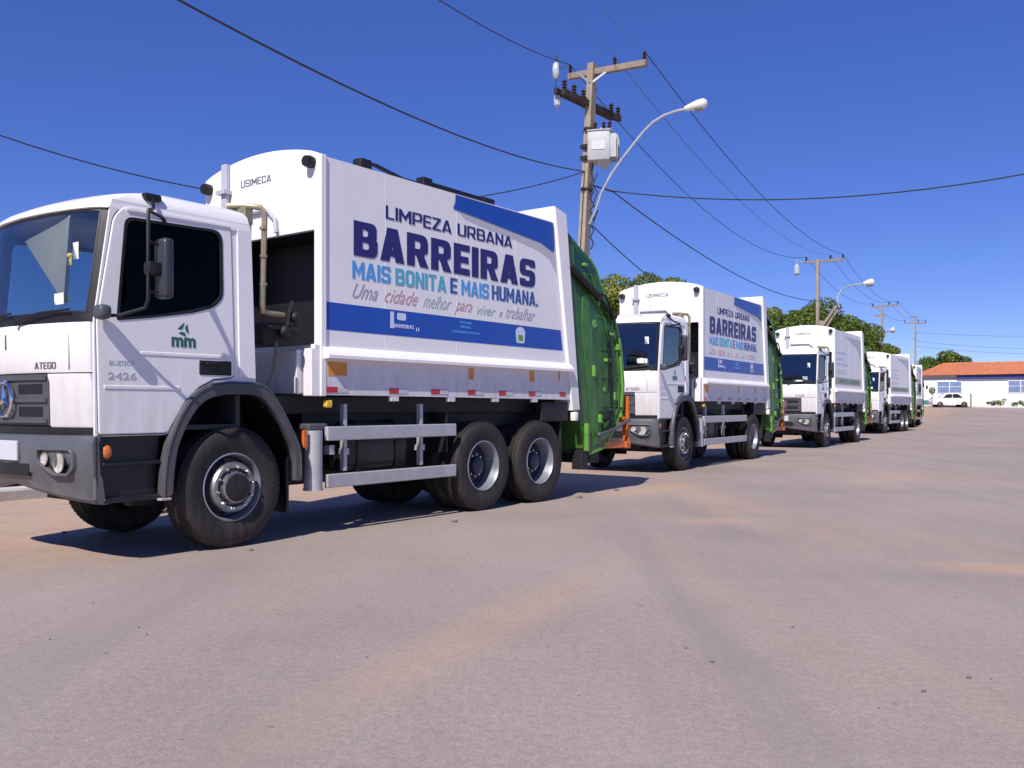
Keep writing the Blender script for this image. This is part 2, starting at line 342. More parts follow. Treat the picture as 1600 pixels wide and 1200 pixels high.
def part(key, name, m, parent, fn, smooth=35, **kw):
    """one mesh object under parent; alike parts share the mesh of their key"""
    if key not in cache:
        mb = MB(); fn(mb)
        cache[key] = [q.mesh(name, m, smooth) for q in comps(mb)] if name in SPLIT else [mb.mesh(name, m, smooth)]
    return [put(name, me, parent, **kw) for me in cache[key]][0]

# ------------------------------------------------------------------ ground
def sstep(a, b, t):
    t = max(0, min(1, (t-a)/(b-a))); return t*t*(3-2*t)
def hgt(x, y):
    return 1.38*max(0.0, min(1.0, (y-53)/33))**1.15 if y > 53 else 0.0
KL = [(-34, -28), (-17.6, -5), (-6.45, 11.6), (2.0, 23.6), (9.2, 35.4), (18.8, 52.6), (33.4, 77.5), (38.6, 86), (60, 122)]   # kerb line
def road_mat():
    m = bpy.data.materials.new('dusty_asphalt'); m.use_nodes = True; t = m.node_tree; b = t.nodes['Principled BSDF']; L = t.links.new
    N = t.nodes.new; tc = N('ShaderNodeTexCoord'); P = tc.outputs['Object']
    def noise(sc, det=6, rough=.6, vec=P, mapsc=None, rot=0):
        n = N('ShaderNodeTexNoise'); n.inputs['Scale'].default_value = sc; n.inputs['Detail'].default_value = det; n.inputs['Roughness'].default_value = rough
        if mapsc:
            mp = N('ShaderNodeMapping'); mp.inputs['Scale'].default_value = mapsc; mp.inputs['Rotation'].default_value = (0, 0, rot); L(vec, mp.inputs[0]); vec = mp.outputs[0]
        L(vec, n.inputs['Vector']); return n.outputs['Fac']
    def ramp(f, a, b_, c0=(0, 0, 0), c1=(1, 1, 1)):
        r = N('ShaderNodeValToRGB'); r.color_ramp.elements[0].position = a; r.color_ramp.elements[1].position = b_
        r.color_ramp.elements[0].color = (*c0, 1); r.color_ramp.elements[1].color = (*c1, 1); L(f, r.inputs[0]); return r.outputs[0]
    def mix(f, a, b_, mode='MIX'):
        x = N('ShaderNodeMix'); x.data_type = 'RGBA'; x.blend_type = mode
        for s, q in ((0, f), (6, a), (7, b_)):
            if isinstance(q, (int, float)): x.inputs[s].default_value = q
            elif isinstance(q, tuple): x.inputs[s].default_value = (*q, 1)
            else: L(q, x.inputs[s])
        return x.outputs[2]
    def math_(op, a, b_):
        x = N('ShaderNodeMath'); x.operation = op
        for i, q in enumerate((a, b_)):
            if isinstance(q, (int, float)): x.inputs[i].default_value = q
            else: L(q, x.inputs[i])
        return x.outputs[0]
    base = mix(ramp(noise(.22, 5), .35, .68), (.315, .258, .228), (.405, .332, .288))
    base = mix(math_('MULTIPLY', ramp(noise(1.1, 7, .7, mapsc=(1, .35, 1), rot=-.55), .42, .72), .45), base, (.43, .362, .318))
    # aggregate grain
    base = mix(ramp(noise(75, 3, .75), .32, .68), mix(1.0, base, (.80, .80, .81), 'MULTIPLY'), mix(1.0, base, (1.18, 1.18, 1.17), 'MULTIPLY'))
    base = mix(ramp(noise(24, 4, .75), .40, .62), mix(1.0, base, (.84, .84, .85), 'MULTIPLY'), base)
    v = N('ShaderNodeTexVoronoi'); v.inputs['Scale'].default_value = 60; L(P, v.inputs['Vector'])
    base = mix(math_('MULTIPLY', ramp(v.outputs['Distance'], .05, .25, (1, 1, 1), (0, 0, 0)), .6), base, (.17, .14, .15))
    # old tyre tracks
    base = mix(math_('MULTIPLY', ramp(noise(.8, 5, .6, mapsc=(1.6, .10, 1), rot=-.5), .52, .72), .5), base, (.255, .212, .205))
    base = mix(math_('MULTIPLY', ramp(noise(.5, 5, .6, mapsc=(.12, 1.8, 1), rot=.25), .55, .72), .45), base, (.265, .22, .212))
    # dusty sand: along the kerb and in scattered drifts
    dv = N('ShaderNodeVectorMath'); dv.operation = 'DOT_PRODUCT'; L(P, dv.inputs[0]); dv.inputs[1].default_value = (-.856, .517, 0)
    d = math_('ADD', dv.outputs['Value'], math_('MULTIPLY', noise(.35, 6, .65), 3.2))
    near = ramp(math_('MULTIPLY', d, .1), .74, 1.0)
    drift = ramp(noise(.30, 8, .62, mapsc=(1.3, .28, 1), rot=-1.0), .53, .72)
    dust = math_('MAXIMUM', near, math_('MULTIPLY', drift, .62))
    dust = math_('MULTIPLY', dust, ramp(noise(4, 8, .7), .2, .6))
    for (px_, py_, ang_, lx, ly, am) in ((2.15, 13.2, .9, 1.5, .55, .8), (2.2, 9.5, .2, .5, .30, .7), (3.75, 6.7, -.3, .7, .35, .8), (-.1, 5.0, 1.14, 2.3, .26, .42), (-4.6, 7.9, .6, 2.6, .9, .9), (6.6, 15.5, .9, 2.0, .7, .5)):
        mp = N('ShaderNodeMapping'); mp.vector_type = 'TEXTURE'; mp.inputs['Location'].default_value = (px_, py_, 0); mp.inputs['Rotation'].default_value = (0, 0, ang_); mp.inputs['Scale'].default_value = (lx, ly, 1)
        L(P, mp.inputs[0]); ln = N('ShaderNodeVectorMath'); ln.operation = 'LENGTH'; L(mp.outputs[0], ln.inputs[0])
        q_ = math_('ADD', ln.outputs['Value'], math_('MULTIPLY', noise(2.2, 7, .7), .9))
        r_ = ramp(math_('MULTIPLY', q_, .5), .42, .85, (am, am, am), (0, 0, 0)); dust = math_('MAXIMUM', dust, math_('MULTIPLY', r_, ramp(noise(14, 6, .75), .25, .6, (.45, .45, .45))))
    sand = mix(ramp(noise(3, 7, .7), .3, .7), (.47, .29, .17), (.56, .38, .25))
    base = mix(math_('MULTIPLY', dust, .75), base, sand)
    # small dark bits
    v2 = N('ShaderNodeTexVoronoi'); v2.inputs['Scale'].default_value = 1.7; v2.inputs['Randomness'].default_value = 1; L(P, v2.inputs['Vector'])
    base = mix(math_('MULTIPLY', ramp(v2.outputs['Distance'], .018, .040, (1, 1, 1), (0, 0, 0)), .55), base, (.10, .08, .08))
    # fine cracks
    v3 = N('ShaderNodeTexVoronoi'); v3.feature = 'DISTANCE_TO_EDGE'; v3.inputs['Scale'].default_value = .33
    wv = N('ShaderNodeVectorMath'); wv.operation = 'ADD'; L(P, wv.inputs[0]); n5 = N('ShaderNodeTexNoise'); n5.inputs['Scale'].default_value = 1.5; n5.inputs['Detail'].default_value = 6; L(P, n5.inputs['Vector']); L(n5.outputs['Color'], wv.inputs[1]); L(wv.outputs[0], v3.inputs['Vector'])
    ck = math_('MULTIPLY', ramp(v3.outputs['Distance'], .0, .006, (1, 1, 1), (0, 0, 0)), ramp(noise(.5, 3), .5, .62))
    base = mix(math_('MULTIPLY', ck, .12), base, (.13, .11, .11))
    L(base, b.inputs['Base Color']); b.inputs['Roughness'].default_value = .82; b.inputs['Specular IOR Level'].default_value = .3
    bu = N('ShaderNodeBump'); bu.inputs['Strength'].default_value = .55; bu.inputs['Distance'].default_value = .006
    L(math_('ADD', noise(90, 4, .7), math_('MULTIPLY', noise(7, 4), 1.5)), bu.inputs['Height']); L(bu.outputs[0], b.inputs['Normal'])
    return m
M['road'] = road_mat()
M['sand'] = mat('sandy_soil', (.50, .33, .21), .95, col2=(.40, .25, .16), nscale=1.3, bump=.5, bscale=12)
def kx(y):   # kerb line x at y
    for (x0, y0), (x1, y1) in zip(KL, KL[1:]):
        if y <= y1: return x0+(x1-x0)*(y-y0)/(y1-y0)
    return KL[-1][0]
ys = list(np.linspace(-28, 52, 41))+list(np.linspace(54, 122, 35))
def sheet(name, fx0, fx1, n, dz, m, **kw):
    mb = MB(); rows = []
    for y in ys:
        a, b_ = fx0(y), fx1(y); rows.append([(a+(b_-a)*(k/n)**1.0, y, hgt(0, y)+dz) for k in range(n+1)])
    mb.loft(rows); return obj(name, mb, m, None, 0, **kw)
me_ground = MB()
gx = [-2500, -300, -60, 0, 60, 140, 400, 2500]; gy = [-2500, -200, -28]+ys[1:]+[200, 600, 3500]
me_ground.loft([[(x, y, hgt(0, y)-.012) for x in gx] for y in gy]); obj('ground', me_ground, M['sand'], None, 0, kind='structure')
sheet('road', lambda y: kx(y), lambda y: 150, 12, 0, M['road'], kind='structure')
def offset(y, d): return kx(y)-d*1.17
kb = MB()
kb.loft([[(offset(y, 0), y, hgt(0, y)+.002), (offset(y, 0), y, hgt(0, y)+.12), (offset(y, .02), y, hgt(0, y)+.135), (offset(y, .16), y, hgt(0, y)+.135), (offset(y, .16), y, hgt(0, y)+.0)] for y in ys])
obj('kerb', kb, M['kerb'], None, 30, kind='structure')
sheet('sidewalk', lambda y: offset(y, 1.9), lambda y: offset(y, .165), 2, .118, M['whitewash'], kind='structure')

# ------------------------------------------------------------------ garbage trucks (x back, y away from the road side, z up)
W = 1.9          # cab width
BW = 1.8         # body width
FT = [(0, 0), (.03, -.04), (.12, -.085), (.3, -.135), (.6, -.185), (.95, -.205)]
def fx(v):
    v = min(v, W-v)
    for (a, b), (c, d) in zip(FT, FT[1:]):
        if v <= c: return b+(d-b)*(v-a)/(c-a)
    return FT[-1][1]
def fcurve(xf, v0, v1, n=18, off=0):
    vs = sorted(set([v0+(v1-v0)*k/n for k in range(n+1)]+[v for v in (.03, .12, .3, W-.3, W-.12, W-.03) if v0 < v < v1]))
    return [(xf+fx(v)-off, v) for v in vs]
def xfz(z):
    T = [(.4, -1.19), (1.0, -1.215), (1.45, -1.225), (1.86, -1.235), (2.73, -1.11), (2.80, -1.06), (2.86, -.95), (2.90, -.80), (2.95, -.5)]
    if z <= T[0][0]: return T[0][1]
    for (a, b), (c, d) in zip(T, T[1:]):
        if z <= c: return b+(d-b)*(z-a)/(c-a)
    return T[-1][1]
def fsheet(mb, v0, v1, zs, off=0, n=18, thick=.03):
    """a panel that follows the rounded front, with real thickness"""
    for_ = [[(x, v, z) for x, v in fcurve(xfz(z), v0, v1, n, off if not callable(off) else off(z))] for z in zs]
    back = [[(x+thick, v, z) for x, v, z in r] for r in for_][::-1]
    rings = for_+back
    N = len(rings[0]); base = len(mb.v); mb.loft(rings+[rings[0]])
    mb.f.append(tuple(base+i*N for i in range(len(rings)))); mb.f.append(tuple(base+i*N+N-1 for i in range(len(rings)))[::-1])
ARCH = [(-.62, 1.0), (-.6, 1.05), (-.47, 1.24), (-.34, 1.345), (-.18, 1.385), (.22, 1.40)]
DOOR = rounded([(-1.195, 1.0), (-.63, 1.0), (-.47, 1.25), (-.34, 1.37), (-.2, 1.44), (.01, 1.46), (-.03, 2.77), (-.99, 2.76), (-1.08, 2.66), (-1.215, 1.86)], [.02, .03, 0, 0, 0, .06, .10, .07, .06, .02])
WIN = rounded([(-1.05, 1.88), (-.75, 1.925), (-.42, 1.99), (-.22, 2.05), (-.12, 2.14), (-.13, 2.69), (-.98, 2.665)], [.03, 0, 0, .05, .06, .1, .07])
def grow(p, d):
    cx = sum(q[0] for q in p)/len(p); cz = sum(q[1] for q in p)/len(p)
    return [(q[0]+d*(1 if q[0] > cx else -1), q[1]+d*(1 if q[1] > cz else -1)) for q in p]
SIDE = [(-1.225, .985), (-.64, .985)]+ARCH[1:]+[(.235, 1.40), (.19, 2.2), (.16, 2.80), (-1.09, 2.80), (-1.105, 2.75), (-1.235, 1.86)]
def tyre_profile(w, r=.52):
    p = [(.285, .03), (.30, .012), (.34, .004), (.40, -.012), (.45, -.008), (.485, .006), (.506, .03), (.517, .06)]
    ng = 4; span = w-.12; x = .06
    for k in range(ng):
        a = .06+span*(k+.75)/(ng+.5); p += [(r, a-.008), (r-.016, a-.006), (r-.016, a+.006), (r, a+.008)]
    p += [(.517, w-.06), (.506, w-.03), (.485, w-.006), (.45, w+.008), (.40, w+.012), (.34, w-.004), (.30, w-.012), (.285, w-.03)]
    return p
def wheel(tr, u, y, front, side=1, detail=False, rz=0):
    """side=1: outer face looks to -y"""
    def disc(mb):
        if front: prof = [(.288, .02), (.296, .008), (.284, .004), (.272, .03), (.265, .10), (.255, .12)]
        else: prof = [(.288, .02), (.296, .006), (.284, .002), (.270, .035), (.262, .16), (.255, .19)]
        mb.lathe(prof, (0, 0, 0), 'y', 40)
    sc = (1, side, 1)
    wo = part('disc%d' % front, 'wheel', M['rim'], tr, disc); wo.location = (u, y, .52); wo.scale = sc; wo.rotation_euler = (0, 0, rz)
    wd = .27 if front else .25
    def web(mb):
        if front: mb.lathe([(.262, .10), (.25, .115), (.235, .118), (.20, .075), (.16, .06), (.155, .2)], (0, 0, 0), 'y', 36)
        else: mb.lathe([(.262, .17), (.25, .20), (.22, .205), (.16, .17), (.12, .165), (.1, .25)], (0, 0, 0), 'y', 36)
        for k in range(8):
            a = 2*math.pi*k/8; c, s_ = math.cos(a), math.sin(a); rr_ = .222; yy = .097 if front else .2
            mb.obox((rr_*c, yy, rr_*s_), (c, 0, s_), (0, 1, 0), (-s_, 0, c), .02, .006, .028)
    part('web%d' % front, 'wheel_disc', M['disc'], wo, web)
    def ty(mb):
        mb.lathe(tyre_profile(wd), (0, 0, 0), 'y', 56)
        if not front: mb.lathe([(r, h+.29) for r, h in tyre_profile(wd)], (0, 0, 0), 'y', 40)
        # shoulder blocks
        for k in range(72):
            a = 2*math.pi*k/72
            for yy in (.05, wd-.05):
                c = (math.cos(a)*.513, yy, math.sin(a)*.513)
                mb.obox(c, (math.cos(a), 0, math.sin(a)), (0, 1, 0), (-math.sin(a), 0, math.cos(a)), .006, .018, .0165)
    part('tyre%d' % front, 'tyre', M['tyre'], wo, ty)
    def hub(mb):
        if front:
            mb.lathe([(.215, .075), (.218, .0), (.203, -.022), (.17, -.018), (.148, .02), (.14, .022), (.134, -.045), (.11, -.06), (.0, -.062)], (0, 0, 0), 'y', 32)
        else: mb.lathe([(.15, .18), (.145, .15), (.11, .14), (.10, .09), (.075, .075), (0, .075)], (0, 0, 0), 'y', 28)
    part('hub%d' % front, 'hub', M['hub'] if front else M['disc'], wo, hub)
    if front:
        def cap(mb): mb.lathe([(.122, -.045), (.118, -.066), (.08, -.075), (0, -.075)], (0, 0, 0), 'y', 24)
        part('hubcap', 'hub_cap', M['dark'], wo, cap)
    def nut(mb): mb.lathe([(.017, .03), (.017, -.012), (.010, -.022), (0, -.022)], (0, 0, 0), 'y', 6)
    rr, ny = (.178, -.022) if front else (.128, .145)
    if detail:
        for k in range(10):
            a = 2*math.pi*(k+.3)/10; n = part('nut', 'wheel_nut', M['chrome'], wo, nut); n.location = (rr*math.cos(a), ny, rr*math.sin(a))
    else:
        def nuts(mb):
            for k in range(10):
                a = 2*math.pi*(k+.3)/10; mb.lathe([(.017, ny+.03), (.017, ny-.012), (.010, ny-.022), (0, ny-.022)], (rr*math.cos(a), 0, rr*math.sin(a)), 'y', 6)
        part('nuts%d' % front, 'wheel_nut_ring', M['chrome'], wo, nuts)
    return wo

def truck(label, loc, yaw, rear_axles, livery, detail=False, brake=0):
    tr = thing('garbage_truck', label, 'garbage truck', loc, R(90)-yaw, 'garbage trucks parked in a row along the kerb')
    A = lambda key, name, m, fn, parent=tr, smooth=35, **kw: part(key, name, M[m], parent, fn, smooth, **kw)
    # ---- cab
    def shell(mb):
        hole = grow(DOOR, .007)
        plate_xz(mb, SIDE, .0, .05, [hole], .004)
        plate_xz(mb, SIDE, W-.05, W, [WIN], .004)
        mb.box(.12, .17, .04, W-.04, 1.4, 2.82)
        def ring(z, ins):
            x0 = xfz(z); f = fcurve(x0, .0, W, 20)
            pts = [(.165-ins*.5, ins), ]+[(max(x, x0-.27)+ins, min(max(v, ins), W-ins)) for x, v in f]+[(.165-ins*.5, W-ins)]
            return [(x, y, z) for x, y in pts]
        def crown(z, ins, cr):
            return [(x, y, z+cr*math.sin(math.pi*y/W)) for x, y, _ in ring(z, ins)]
        rings = [crown(2.715, .02, .0), crown(2.725, -.012, .0), crown(2.765, -.006, 0), crown(2.80, .004, .0), crown(2.86, .02, .0), crown(2.90, .06, .005), crown(2.93, .14, .01), crown(2.945, .3, .01)]
        mb.loft(rings, closed=True, cap=True)
    A('shell', 'cab_shell', 'white', shell)
    def side_post(mb):   # raised rear quarter panel behind the door
        plate_xz(mb, [(.055, 1.47), (.225, 1.45), (.175, 2.74), (.03, 2.74)], -.012, .004, [], .005)
    A('qpanel', 'quarter_panel', 'white', side_post)
    def door(mb):
        plate_xz(mb, DOOR, -.008, .035, [WIN], .008)
        mb.box(-.86, -.05, -.014, -.004, 1.615, 1.645, .005); mb.box(-1.16, -.52, -.014, -.004, 1.345, 1.375, .005)
        mb.bar((-.98, -.012, 2.73), (-.05, -.012, 2.745), .012, .012)
    dr = A('door', 'door', 'white', door)
    def dwf(mb): plate_xz(mb, grow(WIN, .012), -.013, -.002, [grow(WIN, -.012)], .003)
    A('dwf', 'window_frame', 'black', dwf, dr)
    def dgl(mb): plate_xz(mb, grow(WIN, .01), .012, .018)
    A('dgl', 'window_pane', 'sideglass', dgl, dr, 0)
    def dg2(mb): plate_xz(mb, grow(WIN, .01), W-.03, W-.024)
    A('dg2', 'far_window_pane', 'sideglass2', dg2, tr, 0)
    def hnd(mb):
        mb.box(-.34, -.03, -.014, -.006, 1.475, 1.595, .006); mb.box(-.29, -.10, -.035, -.012, 1.555, 1.58, .008)
    A('hnd', 'handle', 'black', hnd, dr)
    if livery:
        def mm(mb): mb.add(*text('mm', (-.595, -.375, 1.695, 1.775), XZ(-.0095), bold=.035))
        A('mm', 'lettering', 'decal_green', mm, dr)
        def logo(mb):
            c = (-.485, 1.835)
            for k in range(3):
                a = math.pi/2+k*2*math.pi/3; b = a+2*math.pi/3
                p = [(c[0]+r*math.cos(t), c[1]+r*math.sin(t)*1.1) for r, t in ((.056, a-.05), (.056, b-.62), (.022, b-.55), (.022, a+.15))]
                plate_xz(mb, p, -.0105, -.0085)
        A('mmlogo', 'emblem', 'decal_green', logo, dr)
        def bt(mb):
            mb.add(*text('BLUETEC 5', (-1.12, -.92, 1.53, 1.565), XZ(-.0095)))
        A('bt', 'lettering', 'decal_grey', bt, dr)
        def bt2(mb): mb.add(*text('2426', (-1.13, -.90, 1.42, 1.475), XZ(-.0095), bold=.01))
        A('bt2', 'lettering', 'decal_grey', bt2, dr)
    # windshield: black surround, glass
    def gask(mb):
        f0 = [(x+.012, v, 1.845) for x, v in fcurve(xfz(1.86), .012, W-.012, 20)]; f1 = [(x+.012, v, 2.735) for x, v in fcurve(xfz(2.735), .012, W-.012, 20)]
        i0 = [(x+.004, v, 1.93) for x, v in fcurve(xfz(1.93), .05, W-.05, 20)]; i1 = [(x+.004, v, 2.70) for x, v in fcurve(xfz(2.70), .05, W-.05, 20)]
        n = min(len(f0), len(i0)); 
        def rs(r, n=25):
            ss = [k/(n-1) for k in range(n)]; out = []
            for s in ss:
                t = s*(len(r)-1); i = min(int(t), len(r)-2); a = Vector(r[i]); b = Vector(r[i+1]); out.append(tuple(a.lerp(b, t-i)))
            return out
        f0, f1, i0, i1 = map(rs, (f0, f1, i0, i1))
        loopo = f0+f1[::-1]; loopi = i0+i1[::-1]
        mb.loft([loopo, loopi, [(x+.03, y, z) for x, y, z in loopi]], closed=True)
    A('gask', 'windshield_seal', 'black', gask)
    def ws(mb):
        mb.loft([[(x+.008, v, z) for x, v in fcurve(xfz(z), .04, W-.04, 24)] for z in (1.91, 2.1, 2.3, 2.5, 2.71)])
    A('ws', 'windshield', 'windshield', ws, smooth=80)
    def wip(mb):
        for v0, v1 in ((.75, .15), (1.45, .85)):
            mb.tube([(xfz(1.9)+fx(v0)-.03, v0, 1.86), (xfz(1.93)+fx((v0+v1)/2)-.035, (v0+v1)/2, 1.925), (xfz(1.95)+fx(v1)-.03, v1, 1.94)], .009, 6)
            mb.sphere((xfz(1.9)+fx(v0)-.03, v0, 1.86), .025, 1)
    A('wip', 'wiper', 'black', wip)
    def hood(mb): fsheet(mb, .015, W-.015, (1.47, 1.485, 1.66, 1.83, 1.845), lambda z: .0 if 1.48 < z < 1.84 else -.008)
    A('hood', 'front_panel', 'white', hood)
    def hslot(mb):
        v = .94+.02; x = xfz(1.7)+fx(.94); mb.box(x-.006, x+.01, v-.012, v+.012, 1.66, 1.78, .004)
        for vv in (.175, W-.175):
            x = xfz(1.65)+fx(vv); mb.box(x-.003, x+.006, vv-.003, vv+.003, 1.49, 1.82)
    A('hslot', 'panel_seam', 'decal_dark', hslot)
    def corner(mb):
        for a, b in ((.012, .385), (W-.385, W-.012)): fsheet(mb, a, b, (1.055, 1.07, 1.40, 1.435, 1.46), lambda z: (0 if 1.06 < z < 1.42 else (-.01 if z < 1.06 else .012)), 8)
    A('cornerp', 'corner_panel', 'white', corner)
    def bandl(mb): fsheet(mb, .02, W-.02, (.98, 1.3, 1.86), -.03, 18)
    A('bandl', 'front_bulkhead', 'dark', bandl)
    def gr(mb):
        fsheet(mb, .395, W-.395, (1.07, 1.085, 1.45, 1.46), lambda z: .0, 10)
    g = A('grille', 'grille', 'greyplastic', gr)
    def slots(mb):
        for z0, z1 in ((1.135, 1.21), (1.31, 1.385)):
            for a, b in ((.47, .78), (W-.78, W-.47)):
                fsheet(mb, a, b, (z0, z1), .004, 4)
    A('slots', 'grille_opening', 'black', slots, g)
    def slat(mb):
        for z in (1.10, 1.26, 1.43): fsheet(mb, .41, W-.41, (z-.014, z+.014), .018, 10)
    A('slat', 'grille_slat', 'greyplastic', slat, g)
    def star(mb):
        x = xfz(1.3)+fx(.95)-.03; c = (x, .95, 1.27)
        mb.lathe([(.135+.014*math.cos(a), .014*math.sin(a)) for a in [2*math.pi*k/8 for k in range(9)]], c, 'x', 36)
        for k in range(3):
            a = math.pi/2+k*2*math.pi/3
            tip = (c[0]-.006, c[1]+.13*math.cos(a), c[2]+.13*math.sin(a)); pa = a+math.pi/3; pb = a-math.pi/3
            q = lambda t, r, d: (c[0]+d, c[1]+r*math.cos(t), c[2]+r*math.sin(t))
            mb.add([q(0, 0, -.02), q(pb, .03, 0), tip, q(pa, .03, 0), q(0, 0, .01)], [(0, 1, 2), (0, 2, 3), (4, 2, 1), (4, 3, 2)])
    A('star', 'emblem', 'chrome', star, g)
    def atego(mb): block(mb, 'ATEGO', (-.55, -.305, 1.50, 1.55), lambda p: (xfz(1.5)+fx(-p[0])-.004-p[2], -p[0], p[1]), .15, .12)
    A('atego', 'lettering', 'decal_dark', atego)
    # bumper
    def bump(mb):
        zs = (.47, .50, .66, .70, .93, .985, 1.0)
        fsheet(mb, .0, W, zs, lambda z: {.47: -.03, .50: .0, .66: .012, .70: .03, .93: .03, .985: .012, 1.0: -.02}[z], 24, .05)
        mb.v = [(x, y, z+(.13*max(0, min(y, W-y))/.95 if z < .72 else 0)*min(1, (.72-z)/.2)) for x, y, z in mb.v]
        mb.box(-1.23, -1.19, .0, .06, .50, .985, .012)
    bu = A('bumper', 'bumper', 'bumper', bump)
    def lowgap(mb): fsheet(mb, .61, W-.61, (.675, .77), .034, 6, .02)
    A('lowgap', 'air_intake', 'black', lowgap, bu)
    def upgap(mb): fsheet(mb, .02, W-.02, (1.0, 1.06), -.01, 18, .02)
    A('upgap', 'bumper_gap', 'black', upgap, bu)
    def fogh(mb, mir=False, sc=1.0, lens=False): pass
    for mir in (0, 1):
        def hl(mb, mir=mir):
            o = rounded([(.17, .74), (.24, .69), (.44, .69), (.64, .76), (.72, .80), (.70, .90), (.22, .90), (.17, .86)], .03)
            for k, (off, d) in enumerate(((.004, .0),)):
                v, f = poly(o, [rounded([(.20, .75), (.25, .71), (.43, .71), (.62, .775), (.69, .81), (.675, .88), (.22, .88), (.195, .85)], .03)], .05, .006)
                hv = lambda a: .10+(a-.17)*.727; mb.add([(xfz(.8)+fx(hv(p[0]))-.03-p[2]-.006, hv(p[0]) if not mir else W-hv(p[0]), p[1]) for p in v], f)
        h = A('hl%d' % mir, 'headlight', 'bumper', hl)
        def hb(mb, mir=mir):
            v, f = poly(rounded([(.18, .745), (.245, .70), (.435, .70), (.63, .765), (.705, .805), (.69, .89), (.21, .89), (.18, .855)], .03), (), .006)
            hv = lambda a: .10+(a-.17)*.727; mb.add([(xfz(.8)+fx(hv(p[0]))-.032-p[2], hv(p[0]) if not mir else W-hv(p[0]), p[1]) for p in v], f)
        A('hb%d' % mir, 'lamp_housing', 'dark', hb, h)
        def bowls(mb, mir=mir):
            for v_, r, z in ((.245, .078, .79), (.40, .05, .815)):
                vv = v_ if not mir else W-v_
                mb.lathe([(r, -.014), (r*.98, -.004), (r*.6, .0), (r*.3, .002), (0, .004)], (xfz(.8)+fx(v_)-.04, vv, z), 'x', 24)
        A('bowl%d' % mir, 'reflector', 'lampface', bowls, h)
    def nplate(mb):
        x = xfz(.8)+fx(.95)-.045; mb.box(x, x+.02, .74, 1.16, .79, .945, .004)
    npl = A('nplate', 'number_plate', 'plate', nplate, bu)
    def ntext(mb):
        x = xfz(.8)+fx(.95)-.048; mb.add(*text('OZB', (-.93, -.78, .81, .88), FR(x), bold=.01))
    # steps
    def step(mb):
        plate_xz(mb, [(-1.165, .50), (-.70, .50), (-.66, .985), (-1.165, .985)], .06, .10)
        mb.box(-1.16, -.68, .0, .12, .755, .785, .008); mb.box(-1.16, -.68, -.01, .14, .475, .515, .012); mb.box(-1.185, -1.15, .01, .1, .48, .985, .006)
        plate_xz(mb, [(-1.165, .50), (-.70, .50), (-.66, .985), (-1.165, .985)], W-.10, W-.06)
    A('step', 'step_panel', 'navy', step)
    def amb(mb): mb.sphere((-1.12, .02, .865), .042, 2, (1, .5, 1.3))
    A('amb', 'indicator_lamp', 'amberlamp', amb)
    def lip(mb): mb.box(-.72, -.62, -.055, .0, .465, .485, .004)
    A('lip', 'step_edge', 'silver', lip)
    # wheel arch
    OUT = [(-.70, .49), (-.69, .70), (-.655, .90), (-.56, 1.13), (-.43, 1.31), (-.30, 1.39), (-.12, 1.425), (.26, 1.425), (.36, 1.37), (.50, 1.20), (.63, .98), (.71, .82), (.715, .53)]
    INN = [(.635, .53), (.63, .80), (.55, .95), (.43, 1.13), (.30, 1.27), (.20, 1.315), (-.10, 1.315), (-.25, 1.285), (-.36, 1.22), (-.47, 1.07), (-.555, .88), (-.585, .70), (-.60, .49)]
    SM = rounded(OUT+INN, [.03]+[.12]*(len(OUT)-2)+[.02, .02]+[.10]*(len(INN)-2)+[.03], 3)
    def flare(mb):
        plate_xz(mb, SM, -.045, .03, [], .012)
        plate_xz(mb, SM, W-.03, W+.045, [], .012)
    A('flare', 'wheel_arch', 'flare', flare)
    def archridge(mb):
        mid = [((a[0]*.82+b[0]*.18), (a[1]*.82+b[1]*.18)) for a, b in zip(OUT, INN[::-1])]
        mb.tube([(x, -.045, z) for x, z in rounded([mid[0]]+mid[1:-1]+[(mid[-1][0], mid[-1][1]+.05)], [0]+[.1]*(len(mid)-2)+[0], 3)], .008, 6)
    A('aridge', 'arch_ridge', 'flare', archridge)
    def liner(mb):
        mb.loft([[(x, y, z) for x, z in INN] for y in (.0, .5)]); mb.loft([[(x, y, z) for x, z in INN] for y in (W-.5, W)])
        plate_xz(mb, [(-.64, .55), (.66, .55), (.66, .9), (.4, 1.3), (-.3, 1.3), (-.6, .95)], .48, .52); plate_xz(mb, [(-.64, .55), (.66, .55), (.66, .9), (.4, 1.3), (-.3, 1.3), (-.6, .95)], W-.52, W-.48)
    A('liner', 'arch_liner', 'black', liner)
    # interior
    def inter(mb):
        mb.box(-1.15, .11, .06, W-.06, 1.02, 1.06); mb.box(.06, .11, .06, W-.06, 1.06, 2.78); mb.box(-1.05, .11, .06, W-.06, 2.76, 2.79)
        mb.loft([[(x+.03, v, 1.86) for x, v in fcurve(-1.2, .1, W-.1, 12)], [(x+.03, v, 1.93) for x, v in fcurve(-1.2, .1, W-.1, 12)], [(-.95, v, 1.98) for x, v in fcurve(-1.2, .1, W-.1, 12)], [(-.85, v, 1.90) for x, v in fcurve(-1.2, .1, W-.1, 12)], [(-.85, v, 1.2) for x, v in fcurve(-1.2, .1, W-.1, 12)]])
    A('inter', 'cab_interior', 'trim', inter)
    for k, yy in enumerate((.2, W-.72)):
        def seat(mb, yy=yy):
            mb.box(-.62, -.12, yy, yy+.5, 1.45, 1.62, .05, 2); mb.box(-.22, -.06, yy, yy+.5, 1.55, 2.3, .06, 2); mb.box(-.2, -.08, yy+.12, yy+.38, 2.3, 2.52, .05, 2)
        A('seat%d' % k, 'seat', 'seat', seat)
